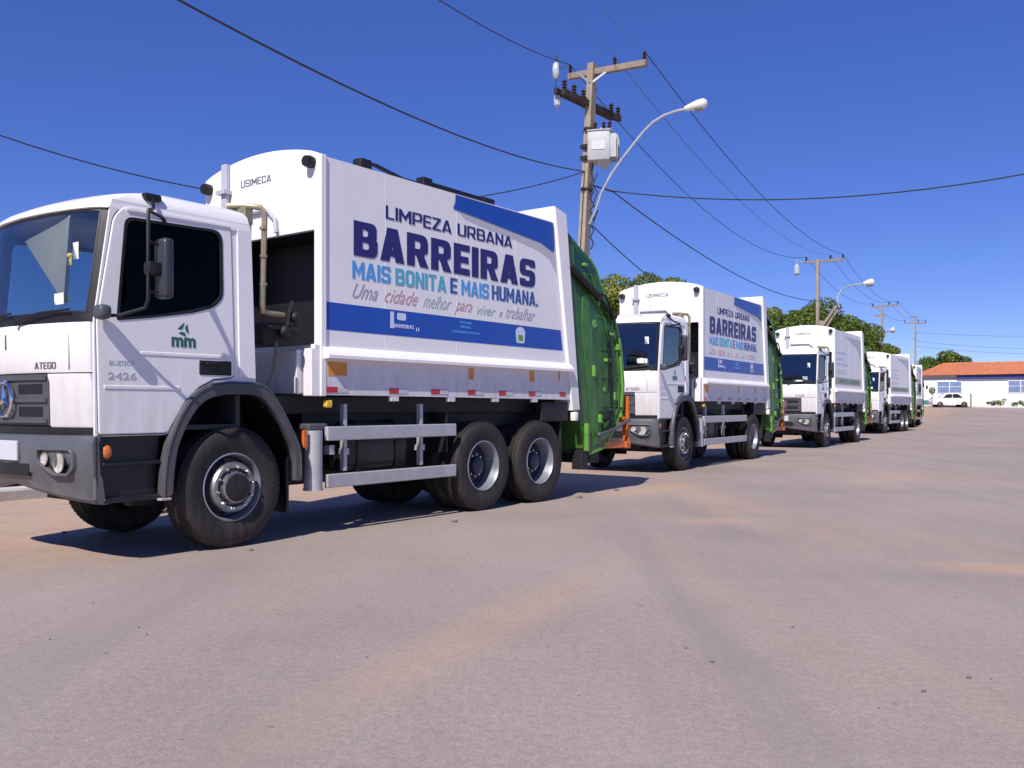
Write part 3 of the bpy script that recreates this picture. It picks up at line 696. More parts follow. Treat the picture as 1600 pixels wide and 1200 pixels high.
    def wheel_s(mb):
        c = Vector((-.82, .45, 1.98)); n = Vector((.45, 0, .9)).normalized(); e = Vector((0, 1, 0)); g_ = n.cross(e)
        mb.tube([c+(e*math.cos(a)+g_*math.sin(a))*.2 for a in [2*math.pi*k/24 for k in range(25)]], .014, 6); mb.bar(c-e*.19, c+e*.19, .03, .02); mb.tube([c, (-1.0, .45, 1.8)], .03, 6)
    A('stw', 'steering_wheel', 'black', wheel_s)
    def stick(mb):
        x = xfz(2.0)+fx(.30)+.0; mb.box(x, x+.004, .22, .36, 1.985, 2.07)
        x = xfz(2.45)+fx(.22); mb.box(x+.0, x+.004, .17, .25, 2.33, 2.46)
    A('stick', 'windshield_sticker', 'paper', stick)
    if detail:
        def reflection(mb):  # added panel behind the glass, coloured as a pale reflection in the windscreen
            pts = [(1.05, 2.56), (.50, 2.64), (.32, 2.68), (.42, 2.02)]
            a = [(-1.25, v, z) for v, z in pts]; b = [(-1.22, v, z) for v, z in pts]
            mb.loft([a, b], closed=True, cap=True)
        A('reflection', 'reflection_panel', 'reflection', reflection)
        def ytag(mb): mb.sphere((-1.28, .26, 2.36), .022, 2); mb.box(-1.285, -1.275, .235, .285, 2.28, 2.35, .003)
        A('ytag', 'hanging_tag', 'tagc', ytag)
    # mirrors
    def arm(mb):
        mb.tube([(-.74, .02, 2.87), (-.82, -.12, 2.75), (-.97, -.30, 2.69), (-.985, -.32, 2.60), (-.985, -.32, 2.02), (-1.0, -.30, 1.95), (-1.1, -.15, 1.90), (-1.19, .0, 1.89)], .014, 8)
        mb.tube([(-.65, .0, 2.70), (-.78, -.16, 2.69), (-.97, -.30, 2.685)], .014, 8); mb.box(-1.0, -.88, -.36, -.27, 2.20, 2.30, .02, 2)
        mb.tube([(-.96, -.31, 2.45), (-.90, -.31, 2.44)], .012, 6); mb.tube([(-.96, -.31, 2.08), (-.90, -.31, 2.08)], .012, 6)
    ar = A('arm', 'mirror_arm', 'black', arm)
    def mirr(mb): mb.box(-.90, -.81, -.40, -.24, 2.03, 2.49, .035, 3)
    A('mirr', 'mirror', 'navyplastic', mirr, ar)
    def mirr2(mb): mb.box(-1.27, -1.17, -.16, -.03, 1.86, 1.97, .035, 3)
    A('mirr2', 'kerb_mirror', 'greyplastic', mirr2)
    def farm(mb):
        mb.tube([(-.9, W, 2.80), (-1.05, W+.28, 2.68), (-1.05, W+.30, 1.95), (-1.19, W, 1.89)], .014, 8); mb.box(-1.06, -.94, W+.2, W+.42, 2.02, 2.5, .045, 3)
    A('farm', 'far_mirror', 'greyplastic', farm)
    def rlamp(mb): mb.box(-.83, -.68, -.02, .05, 2.835, 2.895, .02, 2)
    A('rlamp', 'roof_lamp', 'black', rlamp)
    # ---- behind the cab: pipes, hoses
    def pipe(mb):
        mb.tube([(.15, .30, 3.0), (.24, .16, 3.0), (.33, .06, 2.985), (.35, .03, 2.94), (.335, .03, 2.5), (.325, .03, 2.12), (.34, .04, 2.06), (.42, .05, 2.05), (.60, .08, 2.05)], .026, 8)
        for z in (2.8, 2.55, 2.3): mb.lathe([(.034, -.012), (.034, .012)], (.335, .03, z), 'z', 8)
    A('pipe', 'air_pipe', 'tan', pipe)
    def bracket(mb): mb.box(.20, .30, .12, .42, 2.83, 2.99, .012); mb.box(.22, .26, .1, .16, 2.2, 2.83)
    A('brk', 'pipe_bracket', 'tan', bracket)
    def valves(mb):
        mb.box(.38, .80, .10, .45, 1.78, 1.98, .02); mb.sphere((.72, .07, 2.04), .055, 2); mb.sphere((.60, .07, 1.90), .06, 2); mb.tube([(.4, .06, 1.93), (.75, .07, 1.93)], .02, 6)
        mb.tube([(.5, .05, 1.8), (.46, .04, 1.6), (.33, .05, 1.2)], .013, 6); mb.tube([(.62, .06, 1.95), (.66, .06, 2.12), (.70, .08, 2.18)], .018, 6)
    A('valves', 'valve_block', 'dark', valves)
    # ---- chassis
    def chas(mb):
        for y in (.40, BW-.48): mb.box(-1.0, 5.6, y, y+.08, .72, .98)
        for x in (-.3, .9, 1.7, 2.8, 3.9, 5.0): mb.box(x, x+.08, .4, BW-.4, .76, .94)
        mb.box(.55, 5.25, .22, BW-.22, 1.14, 1.315, .01); mb.box(1.0, 5.2, .30, BW-.30, .98, 1.14)
        mb.box(-.9, .75, .5, BW-.4, .42, 1.3); mb.box(.75, 3.0, .55, BW-.35, .45, .98); mb.box(1.2, 2.6, BW-.5, BW-.05, .42, 1.1)
        mb.box(-1.1, -.6, .15, BW-.15, .55, .98); mb.box(2.6, 5.2, .62, BW-.6, .5, 1.0)
        for x in [0]+list(rear_axles): mb.tube([(x, .2, .52), (x, BW-.2, .52)], .075, 10); mb.box(x-.4, x+.4, .42, .52, .60, .70); mb.sphere((x, BW/2, .52), .19, 2)
    A('chas%d' % len(rear_axles), 'chassis', 'dark', chas)
    def tank(mb): mb.box(1.42, 2.35, .14, .68, .56, 1.06, .09, 3)
    tk = A('tank', 'fuel_tank', 'navy', tank)
    def ftank(mb): mb.box(.95, 2.95, BW-.62, BW-.10, .44, 1.08, .08, 2)
    A('ftank', 'far_tool_box', 'dark', ftank)
    def fguard(mb): mb.box(.9, r_end_, BW-.03, BW+.02, .42, .60, .008)
    def fguard2(mb): mb.box(.9, r_end_, BW-.03, BW+.02, .86, 1.02, .008)
    r_end_ = 2.9 if rear_axles[0] < 3.8 else 3.7
    A('fg%.1f' % r_end_, 'side_guard', 'silver', fguard); A('fh%.1f' % r_end_, 'side_guard', 'silver', fguard2)
    A('fsk%.1f' % r_end_, 'far_blocker', 'black', lambda mb: mb.box(.75, r_end_, BW-.02, BW+.0, .30, 1.12))  # added unseen panel, blocks the sunlit ground seen under the truck
    A('axle', 'front_axle', 'dark', lambda mb: (mb.box(-.09, .09, .3, W-.3, .34, .52, .02), mb.box(-.75, .75, .32, .42, .40, .50), mb.box(-.75, .75, W-.42, W-.32, .40, .50)))
    A('flap', 'mud_flap', 'black', lambda mb: mb.box(.60, .62, .03, .42, .24, .75)); A('flap2', 'mud_flap', 'black', lambda mb: mb.box(.60, .62, W-.42, W-.03, .24, .75))
    def straps(mb):
        for x in (1.6, 2.15): mb.box(x, x+.05, .13, .69, .55, 1.07, .09, 3)
    A('straps', 'tank_strap', 'dark', straps, tk)
    def hang(mb):
        for x in (1.32, 2.42): mb.box(x, x+.045, .06, .12, .58, 1.24, .004); mb.box(x-.01, x+.06, .05, .14, .74, .80)
        mb.box(1.1, 1.16, .02, .1, .75, .84)
    A('hang', 'guard_hanger', 'silver', hang)
    def post(mb): mb.tube([(.93, .06, .43), (.93, .06, .985)], .088, 20); mb.tube([(.93, .06, .42), (.93, .06, .44)], .095, 20)
    A('post', 'guard_post', 'silver', post)
    def cap_(mb): mb.box(.86, 1.10, .04, .2, .985, 1.05, .015)
    A('postcap', 'post_bracket', 'greyplastic', cap_)
    r_end = 2.93 if rear_axles[0] < 3.8 else 3.75
    for nm, z0, z1 in (('u', .885, 1.02), ('l', .435, .565)):
        def rail(mb, z0=z0, z1=z1): mb.box(1.04, r_end, -.02, .03, z0, z1, .008)
        A('rail%s%.1f' % (nm, r_end), 'side_guard', 'silver', rail)
    def oref(mb): mb.box(.765, .82, .0, .03, .83, .99, .006)
    A('oref', 'side_reflector', 'orange', oref)
    def ylamp(mb): mb.box(1.03, 1.12, -.01, .05, 1.20, 1.275, .015)
    A('ylamp', 'side_lamp', 'yellow', ylamp)
    for k, u in enumerate(rear_axles):
        wheel(tr, u, .0, 0, 1, detail); wheel(tr, u, BW, 0, -1)
    wheel(tr, 0, .0, 1, 1, detail); wheel(tr, 0, W, 1, -1)
    u0, u1 = rear_axles[0]-.6, rear_axles[-1]+.62
    def mudg(mb):
        mb.box(rear_axles[-1]+.05, 5.26, .02, .12, 1.02, 1.27, .01); mb.box(5.12, 5.16, .05, .55, .45, 1.05, .01); mb.box(5.12, 5.16, BW-.55, BW-.05, .45, 1.05, .01)
        mb.box(rear_axles[0]-.62, rear_axles[0]-.59, .05, .55, .7, 1.15)
    A('mudg%d' % len(rear_axles), 'mudguard', 'dark', mudg)
    # ---- body
    def arch_ring(x, zs, y0=0.0, y1=BW, zb=1.32, n=16, crown=.14):
        pts = [(x, y0, zb)]+[(x, y0+(y1-y0)*k/n, zs+crown*(math.sin(math.pi*k/n))**.75) for k in range(n+1)]+[(x, y1, zb)]
        return pts
    def hopper_body(mb):
        x1 = lambda z: 5.19-(z-1.78)*.185
        a = arch_ring(1.55, 3.59); b = [(x1(z), y, z) for x, y, z in arch_ring(4.9, 3.60)]
        mb.loft([a, b], closed=True, cap=True)
        # hollow front part: walls and roof only
        o = arch_ring(1.0, 3.59); o2 = arch_ring(1.55, 3.59); i = arch_ring(1.0, 3.52, .05, BW-.05, 1.32); i2 = arch_ring(1.55, 3.52, .05, BW-.05, 1.32)
        N = len(o); base = len(mb.v); mb.v += o+o2+i2+i
        for r in range(4):
            for k in range(N-1):
                a_, b_ = base+r*N, base+((r+1) % 4)*N; mb.f.append((a_+k, a_+k+1, b_+k+1, b_+k))
    bd = A('body', 'compactor_body', 'body', hopper_body)
    def recess(mb): mb.box(1.50, 1.545, .06, BW-.06, 1.32, 3.5); mb.box(1.03, 1.5, .055, .075, 1.8, 2.9); mb.box(1.03, 1.5, .055, BW-.055, 2.90, 2.92); mb.box(1.03, 1.5, BW-.075, BW-.055, 1.8, 2.9); mb.box(1.03, 1.5, .055, BW-.055, 1.76, 1.79)
    A('recess', 'front_recess', 'black', recess, bd)
    def frame(mb):
        o = [(y, z) for _, y, z in arch_ring(0, 3.605, 0, BW, 1.31)]
        plate_yz(mb, o, .955, 1.015, [[(.075, 1.80), (BW-.075, 1.80), (BW-.075, 2.89), (.075, 2.89)]], .006)
        mb.box(.86, .955, .0, .12, 1.31, 1.76, .006); mb.box(.90, .955, .0, .06, 1.76, 1.80, .004)
    A('frame', 'front_frame', 'body', frame, bd)
    def lowp(mb): mb.box(.80, .90, .14, BW-.05, 1.33, 1.75, .01)
    A('lowp', 'lower_front_panel', 'skirt', lowp, bd)
    def skirt(mb):
        plate_xz(mb, [(1.03, 1.325), (5.26, 1.30), (5.20, 1.67), (1.03, 1.67)], -.012, .0, [], .003)
        for x in (1.9, 2.8, 3.6, 4.4): mb.box(x, x+.12, -.01, .03, 1.265, 1.325, .004)
    sk = A('skirt', 'skirt_panel', 'skirt', skirt, bd)
    def sill(mb):
        for yo, s in ((0, 1), (BW, -1)):
            sec = [(0, 1.785), (-.035, 1.775), (-.10, 1.70), (-.10, 1.67), (0, 1.665)]
            mb.loft([[(x, yo+s*a, b) for a, b in sec] for x in (.99, 5.24)], closed=True, cap=True)
    A('sill', 'side_rail', 'body', sill, bd)
    def tube_l(mb): mb.box(.962, 1.03, -.018, .0, 1.31, 3.60, .006)
    A('cpost', 'corner_post', 'body', tube_l, bd)
    def seams(mb):
        for x in (1.83, 2.95, 4.05): mb.box(x, x+.010, -.0014, .0, 1.79, 3.58)
    A('seams', 'panel_rib', 'body', seams, bd)
    def ring(mb):
        plate_xz(mb, [(4.86, 3.80), (5.14, 3.74), (5.47, 1.16), (5.29, 1.16), (5.20, 1.70), (4.93, 3.40)], -.04, BW+.04, [], .015)
    A('ring', 'rear_frame', 'body', ring, bd)
    def rlamp2(mb): mb.box(5.31, 5.40, -.06, .02, 1.02, 1.14, .015, 2)
    A('rl2', 'rear_marker_lamp', 'paper', rlamp2, bd)
    for x in (1.03, 1.87, 2.51, 3.13, 3.71, 4.32, 5.01):
        def rr(mb): mb.box(0, .14, -.004, 0, 0, .055, .001)
        o = A('redref', 'reflector', 'red', rr, sk); o.location = (x, -.0125, 1.345)
        def rw(mb): mb.box(0, .13, -.004, 0, 0, .055, .001)
        if x < 5: o = A('whref', 'reflector', 'print_curl', rw, sk); o.location = (x+.145, -.0125, 1.345)
    for x, x2, z in ((1.05, 1.29, 1.51), (3.15, 3.24, 1.52), (4.34, 4.44, 1.52), (4.98, 5.02, 1.55)):
        def oo(mb, x=x, x2=x2, z=z): mb.box(x, x2, -.017, -.0125, z, z+.13, .001)
        A('am%.2f' % x, 'amber_plate', 'amber', oo, sk)
    def lampf(mb):
        mb.lathe([(0, -.07), (.05, -.065), (.06, -.02), (.055, .03)], (.93, .10, 3.53), 'x', 16)
    def lampf2(mb):
        mb.lathe([(0, -.07), (.05, -.065), (.06, -.02), (.055, .03)], (.93, BW-.08, 3.50), 'x', 16)
    A('lf', 'marker_lamp', 'black', lampf, bd); A('lf2', 'marker_lamp', 'black', lampf2, bd)
    def duct(mb): mb.box(.90, .955, 1.37, 1.46, 2.9, 3.715, .01); mb.box(.86, .955, 1.34, 1.49, 3.40, 3.44)
    A('duct', 'front_duct', 'decal_grey', duct, bd)
    def frail(mb): mb.tube([(.93, 1.33, 3.16), (.93, .75, 3.16), (.93, .62, 3.05), (.93, .60, 2.92)], .022, 6)
    A('frail', 'front_conduit', 'decal_grey', frail, bd)
    def usi(mb): block(mb, 'USIMECA', (-1.19, -.71, 3.445, 3.515), FR(.953), .13, .14)
    A('usi', 'lettering', 'decal_dark', usi, bd)
    if detail:
        def roofg(mb):
            mb.box(1.52, 1.68, .03, .16, 3.58, 3.70, .02, 2)
        A('rknob', 'roof_valve', 'black', roofg, bd)
        def rhose(mb): mb.tube([(1.6, .08, 3.69), (1.8, .08, 3.665), (2.2, .08, 3.61), (2.5, .08, 3.62)], .016, 6); mb.tube([(1.6, .1, 3.68), (1.8, .1, 3.69), (2.2, .1, 3.63), (2.5, .1, 3.63)], .012, 6)
        A('rhose', 'roof_hose', 'black', rhose, bd)
        def rcyl(mb): mb.tube([(2.48, .1, 3.635), (3.55, .1, 3.635)], .045, 10); mb.box(2.45, 2.6, .04, .16, 3.60, 3.70, .01); mb.box(3.5, 3.72, .05, .15, 3.60, 3.68, .01)
        A('rcyl', 'roof_cylinder', 'black', rcyl, bd)
    # ---- banner print
    Z = XZ(-.0032)
    def words(lst):
        for k, (s, box, m, bold, sh) in enumerate(lst):
            A('txt'+s+str(livery)+str(k), 'lettering', m, lambda mb, s=s, box=box, bold=bold, sh=sh: (block(mb, s, box, Z, bold) if not sh else mb.add(*text(s, box, Z, bold=bold, shear=sh))), bd, 0)
    if livery == 1:
        words([('LIMPEZA URBANA', (1.83, 3.99, 3.135, 3.27), 'print_navy', .155, 0), ('BARREIRAS', (1.39, 4.47, 2.70, 3.045), 'print_navy', .26, 0),
               ('MAIS', (1.37, 1.90, 2.475, 2.645), 'print_azure', .20, 0), ('BONITA', (1.97, 2.77, 2.475, 2.645), 'print_teal', .20, 0), ('E', (2.84, 2.96, 2.475, 2.645), 'print_mid', .20, 0),
               ('MAIS', (3.03, 3.53, 2.475, 2.645), 'print_azure', .20, 0), ('HUMANA.', (3.59, 4.53, 2.475, 2.645), 'print_mid', .20, 0),
               ('Uma', (1.37, 1.72, 2.285, 2.43), 'print_grey', -.010, .6), ('cidade', (1.81, 2.31, 2.285, 2.43), 'print_salmon', -.010, .6), ('melhor', (2.39, 2.85, 2.285, 2.43), 'print_sage', -.010, .6),
               ('para', (2.91, 3.22, 2.25, 2.385), 'print_salmon', -.010, .6), ('viver', (3.31, 3.66, 2.285, 2.39), 'print_sage', -.010, .6), ('e', (3.73, 3.79, 2.285, 2.35), 'print_salmon', -.010, .6), ('trabalhar', (3.86, 4.47, 2.285, 2.43), 'print_grey', -.010, .6)])
        def band(mb): plate_xz(mb, [(1.035, 1.945), (5.10, 1.945), (5.05, 2.21), (1.035, 2.21)], -.0022, -.0002)
        A('band', 'printed_band', 'print_blue', band, bd, 0)
        def curl(mb):
            plate_xz(mb, [(2.93, 3.585), (4.88, 3.585), (4.885, 3.50), (4.90, 3.235), (4.86, 3.21), (4.60, 3.29), (4.1, 3.33), (3.4, 3.385), (2.89, 3.42), (2.925, 3.50)], -.006, -.0045)
        A('curl', 'printed_page_curl', 'print_blue', curl, bd, 0)
        def curls(mb):
            plate_xz(mb, [(2.92, 3.43), (3.4, 3.385), (4.1, 3.33), (4.6, 3.29), (4.92, 3.22), (4.96, 2.92), (4.80, 3.10), (4.55, 3.18), (4.0, 3.25), (3.4, 3.30), (3.1, 3.34)], -.0015, -.0003)
        A('curls', 'printed_curl_shade', 'print_curl', curls, bd, 0)
        def lg(mb):
            y0, y1 = -.0045, -.0025
            plate_xz(mb, rounded([(2.0, 2.11), (2.13, 2.11), (2.13, 2.185), (2.0, 2.185)], .02), y0, y1); plate_xz(mb, [(1.9, 2.02), (1.95, 2.02), (1.95, 2.19), (1.9, 2.19)], y0, y1)
            mb.add(*text('BARREIRAS', (1.96, 2.25, 2.03, 2.07), XZ(-.0035))); mb.add(*text('11', (2.29, 2.33, 2.01, 2.05), XZ(-.0035), bold=.02))
        A('lg', 'printed_logo', 'print_white', lg, bd, 0)
        def lg2(mb):
            mb.add(*text('SECRETARIA', (3.0, 3.22, 2.15, 2.175), XZ(-.0035), bold=.0)); mb.add(*text('MUNICIPAL', (3.02, 3.2, 2.10, 2.125), XZ(-.0035))); mb.add(*text('DE INFRAESTRUTURA', (2.88, 3.36, 2.04, 2.065), XZ(-.0035)))
        A('lg2', 'printed_lines', 'print_azure', lg2, bd, 0)
        def lg3(mb): plate_xz(mb, rounded([(4.08, 1.99), (4.24, 1.99), (4.26, 2.14), (4.20, 2.19), (4.12, 2.19), (4.06, 2.14)], .03), -.0045, -.0025)
        cr = A('lg3', 'printed_crest', 'print_white', lg3, bd, 0)
        def lg4(mb): plate_xz(mb, rounded([(4.11, 2.02), (4.21, 2.02), (4.21, 2.09), (4.11, 2.09)], .02), -.0062, -.0048)
        A('lg4', 'crest_field', 'lime', lg4, cr, 0)
    else:
        def b2(mb): plate_xz(mb, [(1.10, 1.90), (4.86, 1.90), (4.86, 2.12), (1.10, 2.12)], -.0022, -.0002)
        A('b2', 'printed_band', 'print_olive', b2, bd, 0)
        def b3(mb): plate_xz(mb, [(2.3, 3.46), (4.87, 3.46), (4.93, 2.75), (4.6, 3.0), (4.0, 3.2), (3.2, 3.33)], -.0022, -.0002)
        A('b3', 'printed_curl_shade', 'print_curl', b3, bd, 0)
        for k, (a, b, z) in enumerate(((1.2, 2.6, 2.86), (1.2, 2.3, 2.66), (1.2, 2.9, 2.5))):
            A('b4%d' % k, 'printed_line', 'print_pale', lambda mb, a=a, b=b, z=z: plate_xz(mb, [(a, z), (b, z), (b, z+.07), (a, z+.07)], -.0022, -.0002), bd, 0)
        A('b5', 'lettering', 'print_sage', lambda mb: mb.add(*text('COLETA', (1.25, 2.5, 2.24, 2.36), Z, bold=.02)), bd, 0)
        A('b6', 'lettering', 'decal_green', lambda mb: mb.add(*text('LIMPEZA URBANA', (1.5, 4.6, 1.96, 2.06), XZ(-.003), bold=.02)), bd, 0)
    # ---- rear loading hopper (green)
    HP = [(5.12, 3.62), (5.50, 3.42), (5.83, 3.26), (6.0, 3.13), (6.17, 2.88), (6.53, 2.46), (6.70, 2.1), (6.78, 1.54), (6.74, 1.17), (6.50, .89), (6.26, .64), (5.83, .56), (5.64, .64), (5.54, 1.17)]
    def hp(mb): plate_xz(mb, HP, .03, BW-.03, [], .02)
    h = A('hp', 'tailgate', 'green', hp)
    def crib(mb):
        for d in (.16, .34):
            pts = [(a-d*(1 if a > 5.9 else .6), .03, b-(.10 if b > 2.6 else 0)) for a, b in HP[3:10]]
            mb.tube(pts, .022, 6)
    A('crib', 'curved_rib', 'midgreen', crib, h)
    for k, (x, z, a, b_) in enumerate(((5.62, 3.12, .10, .05), (5.98, 2.62, .05, .10), (6.30, 2.22, .12, .04), (6.52, 2.02, .05, .09), (6.20, 1.84, .14, .05), (6.02, .98, .07, .12), (6.42, 1.30, .05, .12), (5.86, 1.62, .05, .16), (6.60, 1.05, .06, .06))):
        A('lug%d' % k, 'hinge_lug', 'lime', lambda mb, x=x, z=z, a=a, b_=b_: mb.box(x, x+a, -.02, .05, z, z+b_, .012), h)
    def hh(mb):
        mb.tube([(6.25, -.01, 2.3), (6.32, -.03, 1.9), (6.28, -.03, 1.5), (6.35, -.02, 1.1), (6.2, -.02, .9)], .012, 5); mb.tube([(6.20, -.01, 2.25), (6.25, -.03, 1.8), (6.22, -.03, 1.4)], .012, 5)
    A('hh', 'hydraulic_hose', 'black', hh, h)
    def vb(mb): mb.box(6.16, 6.34, -.02, .05, 1.02, 1.16, .015)
    A('vb', 'valve_box', 'dark', vb, h)
    A('toph', 'upper_panel', 'deepgreen', lambda mb: plate_xz(mb, [(5.24, 3.44), (5.80, 3.23), (6.0, 3.06), (5.30, 3.0)], .03, .055, [], .01), h)
    def fl(mb):
        outer = HP[2:12]; 
        for (a, b), (c, d) in zip(outer, outer[1:]): mb.bar((a-.02, .04, b), (c-.02, .04, d), .035, .035)
        mb.tube([(6.60, .02, 2.2), (6.70, .02, 1.5), (6.66, .02, 1.2)], .022, 6)
    A('fl', 'edge_flange', 'lime', fl, h)
    def rib(mb):
        plate_xz(mb, [(5.62, 2.75), (5.80, 2.75), (6.08, .70), (5.92, .66), (5.60, 2.3)], .015, .055, [], .01)
        plate_xz(mb, [(5.26, 3.40), (5.40, 3.36), (5.60, 1.4), (5.58, 1.2)], .02, .055, [], .008)
    A('rib', 'side_rib', 'midgreen', rib, h)
    def ribs2(mb):
        for (x, z, l) in ((6.0, 2.45, .35), (6.08, 2.0, .45), (6.12, 1.6, .5), (6.14, 1.2, .48)): mb.box(x, x+l, .02, .055, z, z+.045, .008)
        plate_xz(mb, rounded([(6.1, 1.7), (6.4, 1.7), (6.42, 1.95), (6.12, 1.95)], .03), .035, .055)
    A('ribs2', 'cross_rib', 'green', ribs2, h)
    for k, (x, z, r) in enumerate(((5.95, 2.36, .07), (6.22, 1.45, .045), (6.30, .98, .05))):
        A('boss%d' % k, 'pivot_boss', 'lime', lambda mb, x=x, z=z, r=r: mb.lathe([(r, .05), (r, .035), (r*.7, .02), (0, .02)], (x, 0, z), 'y', 18), h)
    A('rp', 'rust_patch', 'orange', lambda mb: mb.box(6.33, 6.40, .03, .05, 1.66, 1.80, .004), h)
    def cyl(mb): mb.tube([(5.22, -.02, 3.08), (6.0, -.02, 2.72)], .05, 10); mb.tube([(6.0, -.02, 2.72), (6.38, -.02, 2.50)], .028, 8); mb.sphere((6.38, -.02, 2.5), .06, 2)
    A('cyl', 'lift_cylinder', 'black', cyl, h)
    def hose2(mb): mb.tube([(5.9, -.05, 2.78), (6.1, -.06, 2.76), (6.3, -.05, 2.55), (6.38, -.04, 2.3)], .014, 6)
    A('hose2', 'hose', 'black', hose2, h)
    def arm2(mb): mb.tube([(6.0, -.02, .82), (6.45, -.02, .90), (6.85, -.02, 1.02)], .022, 8); mb.sphere((6.0, -.02, .82), .04, 2)
    A('arm2', 'latch_arm', 'greyplastic', arm2, h)
    def post3(mb): mb.box(5.68, 5.74, -.02, .05, .60, .98, .008)
    A('post3', 'lower_bracket', 'lime', post3, h)
    def foot(mb): mb.box(5.62, 5.80, .04, .2, .35, .62, .01); mb.box(5.9, 6.2, .1, BW-.1, .42, .60, .02)
    A('foot', 'rear_underframe', 'dark', foot)
    def og(mb):
        mb.box(6.86, 6.93, .02, .12, .66, 1.36, .01); mb.box(6.86, 6.93, BW-.12, BW-.02, .66, 1.36, .01); mb.box(6.78, 6.92, .0, BW, .60, .70, .01)
        mb.bar((6.2, .06, .66), (6.86, .06, .66), .07, .09); mb.box(6.72, 6.86, .02, .10, .98, 1.06, .01)
    A('og', 'rear_guard', 'orange', og)
    return tr

T = [('large white garbage truck nearest the camera with green mm mark on its door', (-2.39, 7.69), 36.8, (3.45, 4.60), 1, True),
     ('white garbage truck second in the row with blue city banner and single rear axle', (3.26, 16.97), 32.3, (4.32,), 1, False),
     ('white garbage truck third in the row with pale olive band on its side', (9.37, 26.67), 32.4, (4.40,), 2, False),
     ('white garbage truck fourth in the row, olive band and twin rear axles', (16.75, 40.2), 35.2, (3.45, 4.45), 2, False),
     ('white garbage truck farthest down the row, mostly hidden behind the fourth one', (23.2, 51.6), 28.5, (4.32,), 2, False)]
for lab, (X, Y), yaw, ax, lv, det in T:
    truck(lab, (X, Y, .002), R(yaw), ax, lv, det)

# ------------------------------------------------------------------ utility poles
def at(px, py, D): return Vector(((px-800)/1400*D, D, EYE+(635-py)/1400*D))
def sag(a, b, s, n=16):
    a = Vector(a); b = Vector(b); return [a.lerp(b, k/n)-Vector((0, 0, s*4*(k/n)*(1-k/n))) for k in range(n+1)]
wl = Vector((.51, .86, 0))        # direction along the street
cr = Vector((.86, -.51, 0))       # across the street, to the road side
def pole_shaft(base, top, w0, w1, n=14):
    mb = MB(); base = Vector(base); top = Vector(top); ax = (top-base).normalized(); e = (cr-ax*cr.dot(ax)).normalized(); g = ax.cross(e)
    # H-shaped reinforced concrete section
    sec = [(-1, -1), (-.35, -1), (-.35, -.9), (.35, -.9), (.35, -1), (1, -1), (1, 1), (.35, 1), (.35, .9), (-.35, .9), (-.35, 1), (-1, 1)]
    rings = []
    for k in range(n+1):
        t = k/n; w = w0+(w1-w0)*t; c = base.lerp(top, t); rings.append([c+e*a*w*.62+g*b*w for a, b in sec])
    mb.loft(rings, closed=True, cap=True); return mb
# nearest pole
P1B = Vector((1.63, 23.5, .12)); P1T = at(926, 100, 23.5)
p1 = thing('utility_pole', 'tall leaning concrete utility pole with transformer behind the nearest garbage truck', 'utility pole', P1B)
def rel(p): return Vector(p)-P1B
def onp(t): return P1B.lerp(P1T, t)
mbp = pole_shaft((0, 0, 0), rel(P1T), .19, .13); obj('shaft', mbp, M['pole'], p1)
a1, a2 = at(889, 120, 23.9)-P1B, at(1011, 98, 22.7)-P1B
mb = MB(); mb.bar(a1, a2, .14, .15); obj('crossarm', mb, M['wood'], p1)
def insul(parent, p, r=.06, h=.22, m='ceramic', name='insulator'):
    mb = MB(); prof = [(0, 0), (r*.35, 0)]
    for k in range(3): z = h*(.15+.28*k); prof += [(r*.5, z), (r, z+.02), (r*.55, z+.06)]
    prof += [(r*.4, h), (0, h)]
    mb.lathe(prof, p, 'z', 10); return obj(name, mb, M[m], parent)
ax1 = []
for t in (.02, .60, .97):
    q = a1.lerp(a2, t)+Vector((0, 0, .07)); insul(p1, q); ax1.append(q+Vector((0, 0, .24))+P1B)
c0 = rel(onp(.93))
for q in (at(902, 114, 23.7), at(958, 104, 23.2)):
    mb = MB(); mb.bar(rel(q), rel(at(925 if q.x > P1T.x-.1 else 921, 131, 23.5))+Vector((0, -.12, 0)), .035, .05); obj('brace', mb, M['galv'], p1)
# lower timber arm running along the line of sight
b1, b2 = at(880, 143, 22.6)-P1B, at(968, 186, 24.6)-P1B
mb = MB(); mb.bar(b1, b2, .12, .15); mb.bar(b1+Vector((-.2, .0, .02)), b2+Vector((-.2, 0, .02)), .10, .13); obj('lower_crossarm', mb, M['darkwood'], p1)
for t in (.02, .18, .34, .84, .97):
    insul(p1, b1.lerp(b2, t)+Vector((0, 0, .05)), .075, .26)
# fuse cutouts hanging at the left
for px, py0, py1 in ((869, 97, 124), (871, 147, 168)):
    q0 = at(px, py0, 22.8)-P1B; q1 = at(px, py1, 22.8)-P1B
    mb = MB(); mb.tube([q0, q0.lerp(q1, .15), q0.lerp(q1, .5), q0.lerp(q1, .85), q1], [.03, .085, .10, .085, .03], 10); obj('cutout_fuse', mb, M['glassy'], p1)
    mb = MB(); mb.bar(q0+Vector((0, 0, .03)), q0+Vector((.02, 0, .16)), .1, .05); obj('fuse_bracket', mb, M['dark'], p1)
mb = MB(); mb.tube([at(869, 124, 22.8)-P1B, at(868, 135, 22.8)-P1B, at(871, 146, 22.8)-P1B], .012, 5); mb.tube([at(873, 152, 22.8)-P1B, at(884, 146, 22.7)-P1B], .02, 5); obj('jumper', mb, M['wire'], p1)
mb = MB()
for y in (205, 300): c = rel(onp((709-y)/609)); mb.box(c.x-.155, c.x+.155, c.y-.2, c.y+.2, c.z-.03, c.z+.03, .01)
obj('clamp_band', mb, M['dark'], p1)
mb = MB()
pts = [at(925+3*math.sin(y*.3), y, 23.2)-P1B for y in range(250, 400, 10)]; mb.tube(pts, .022, 6)
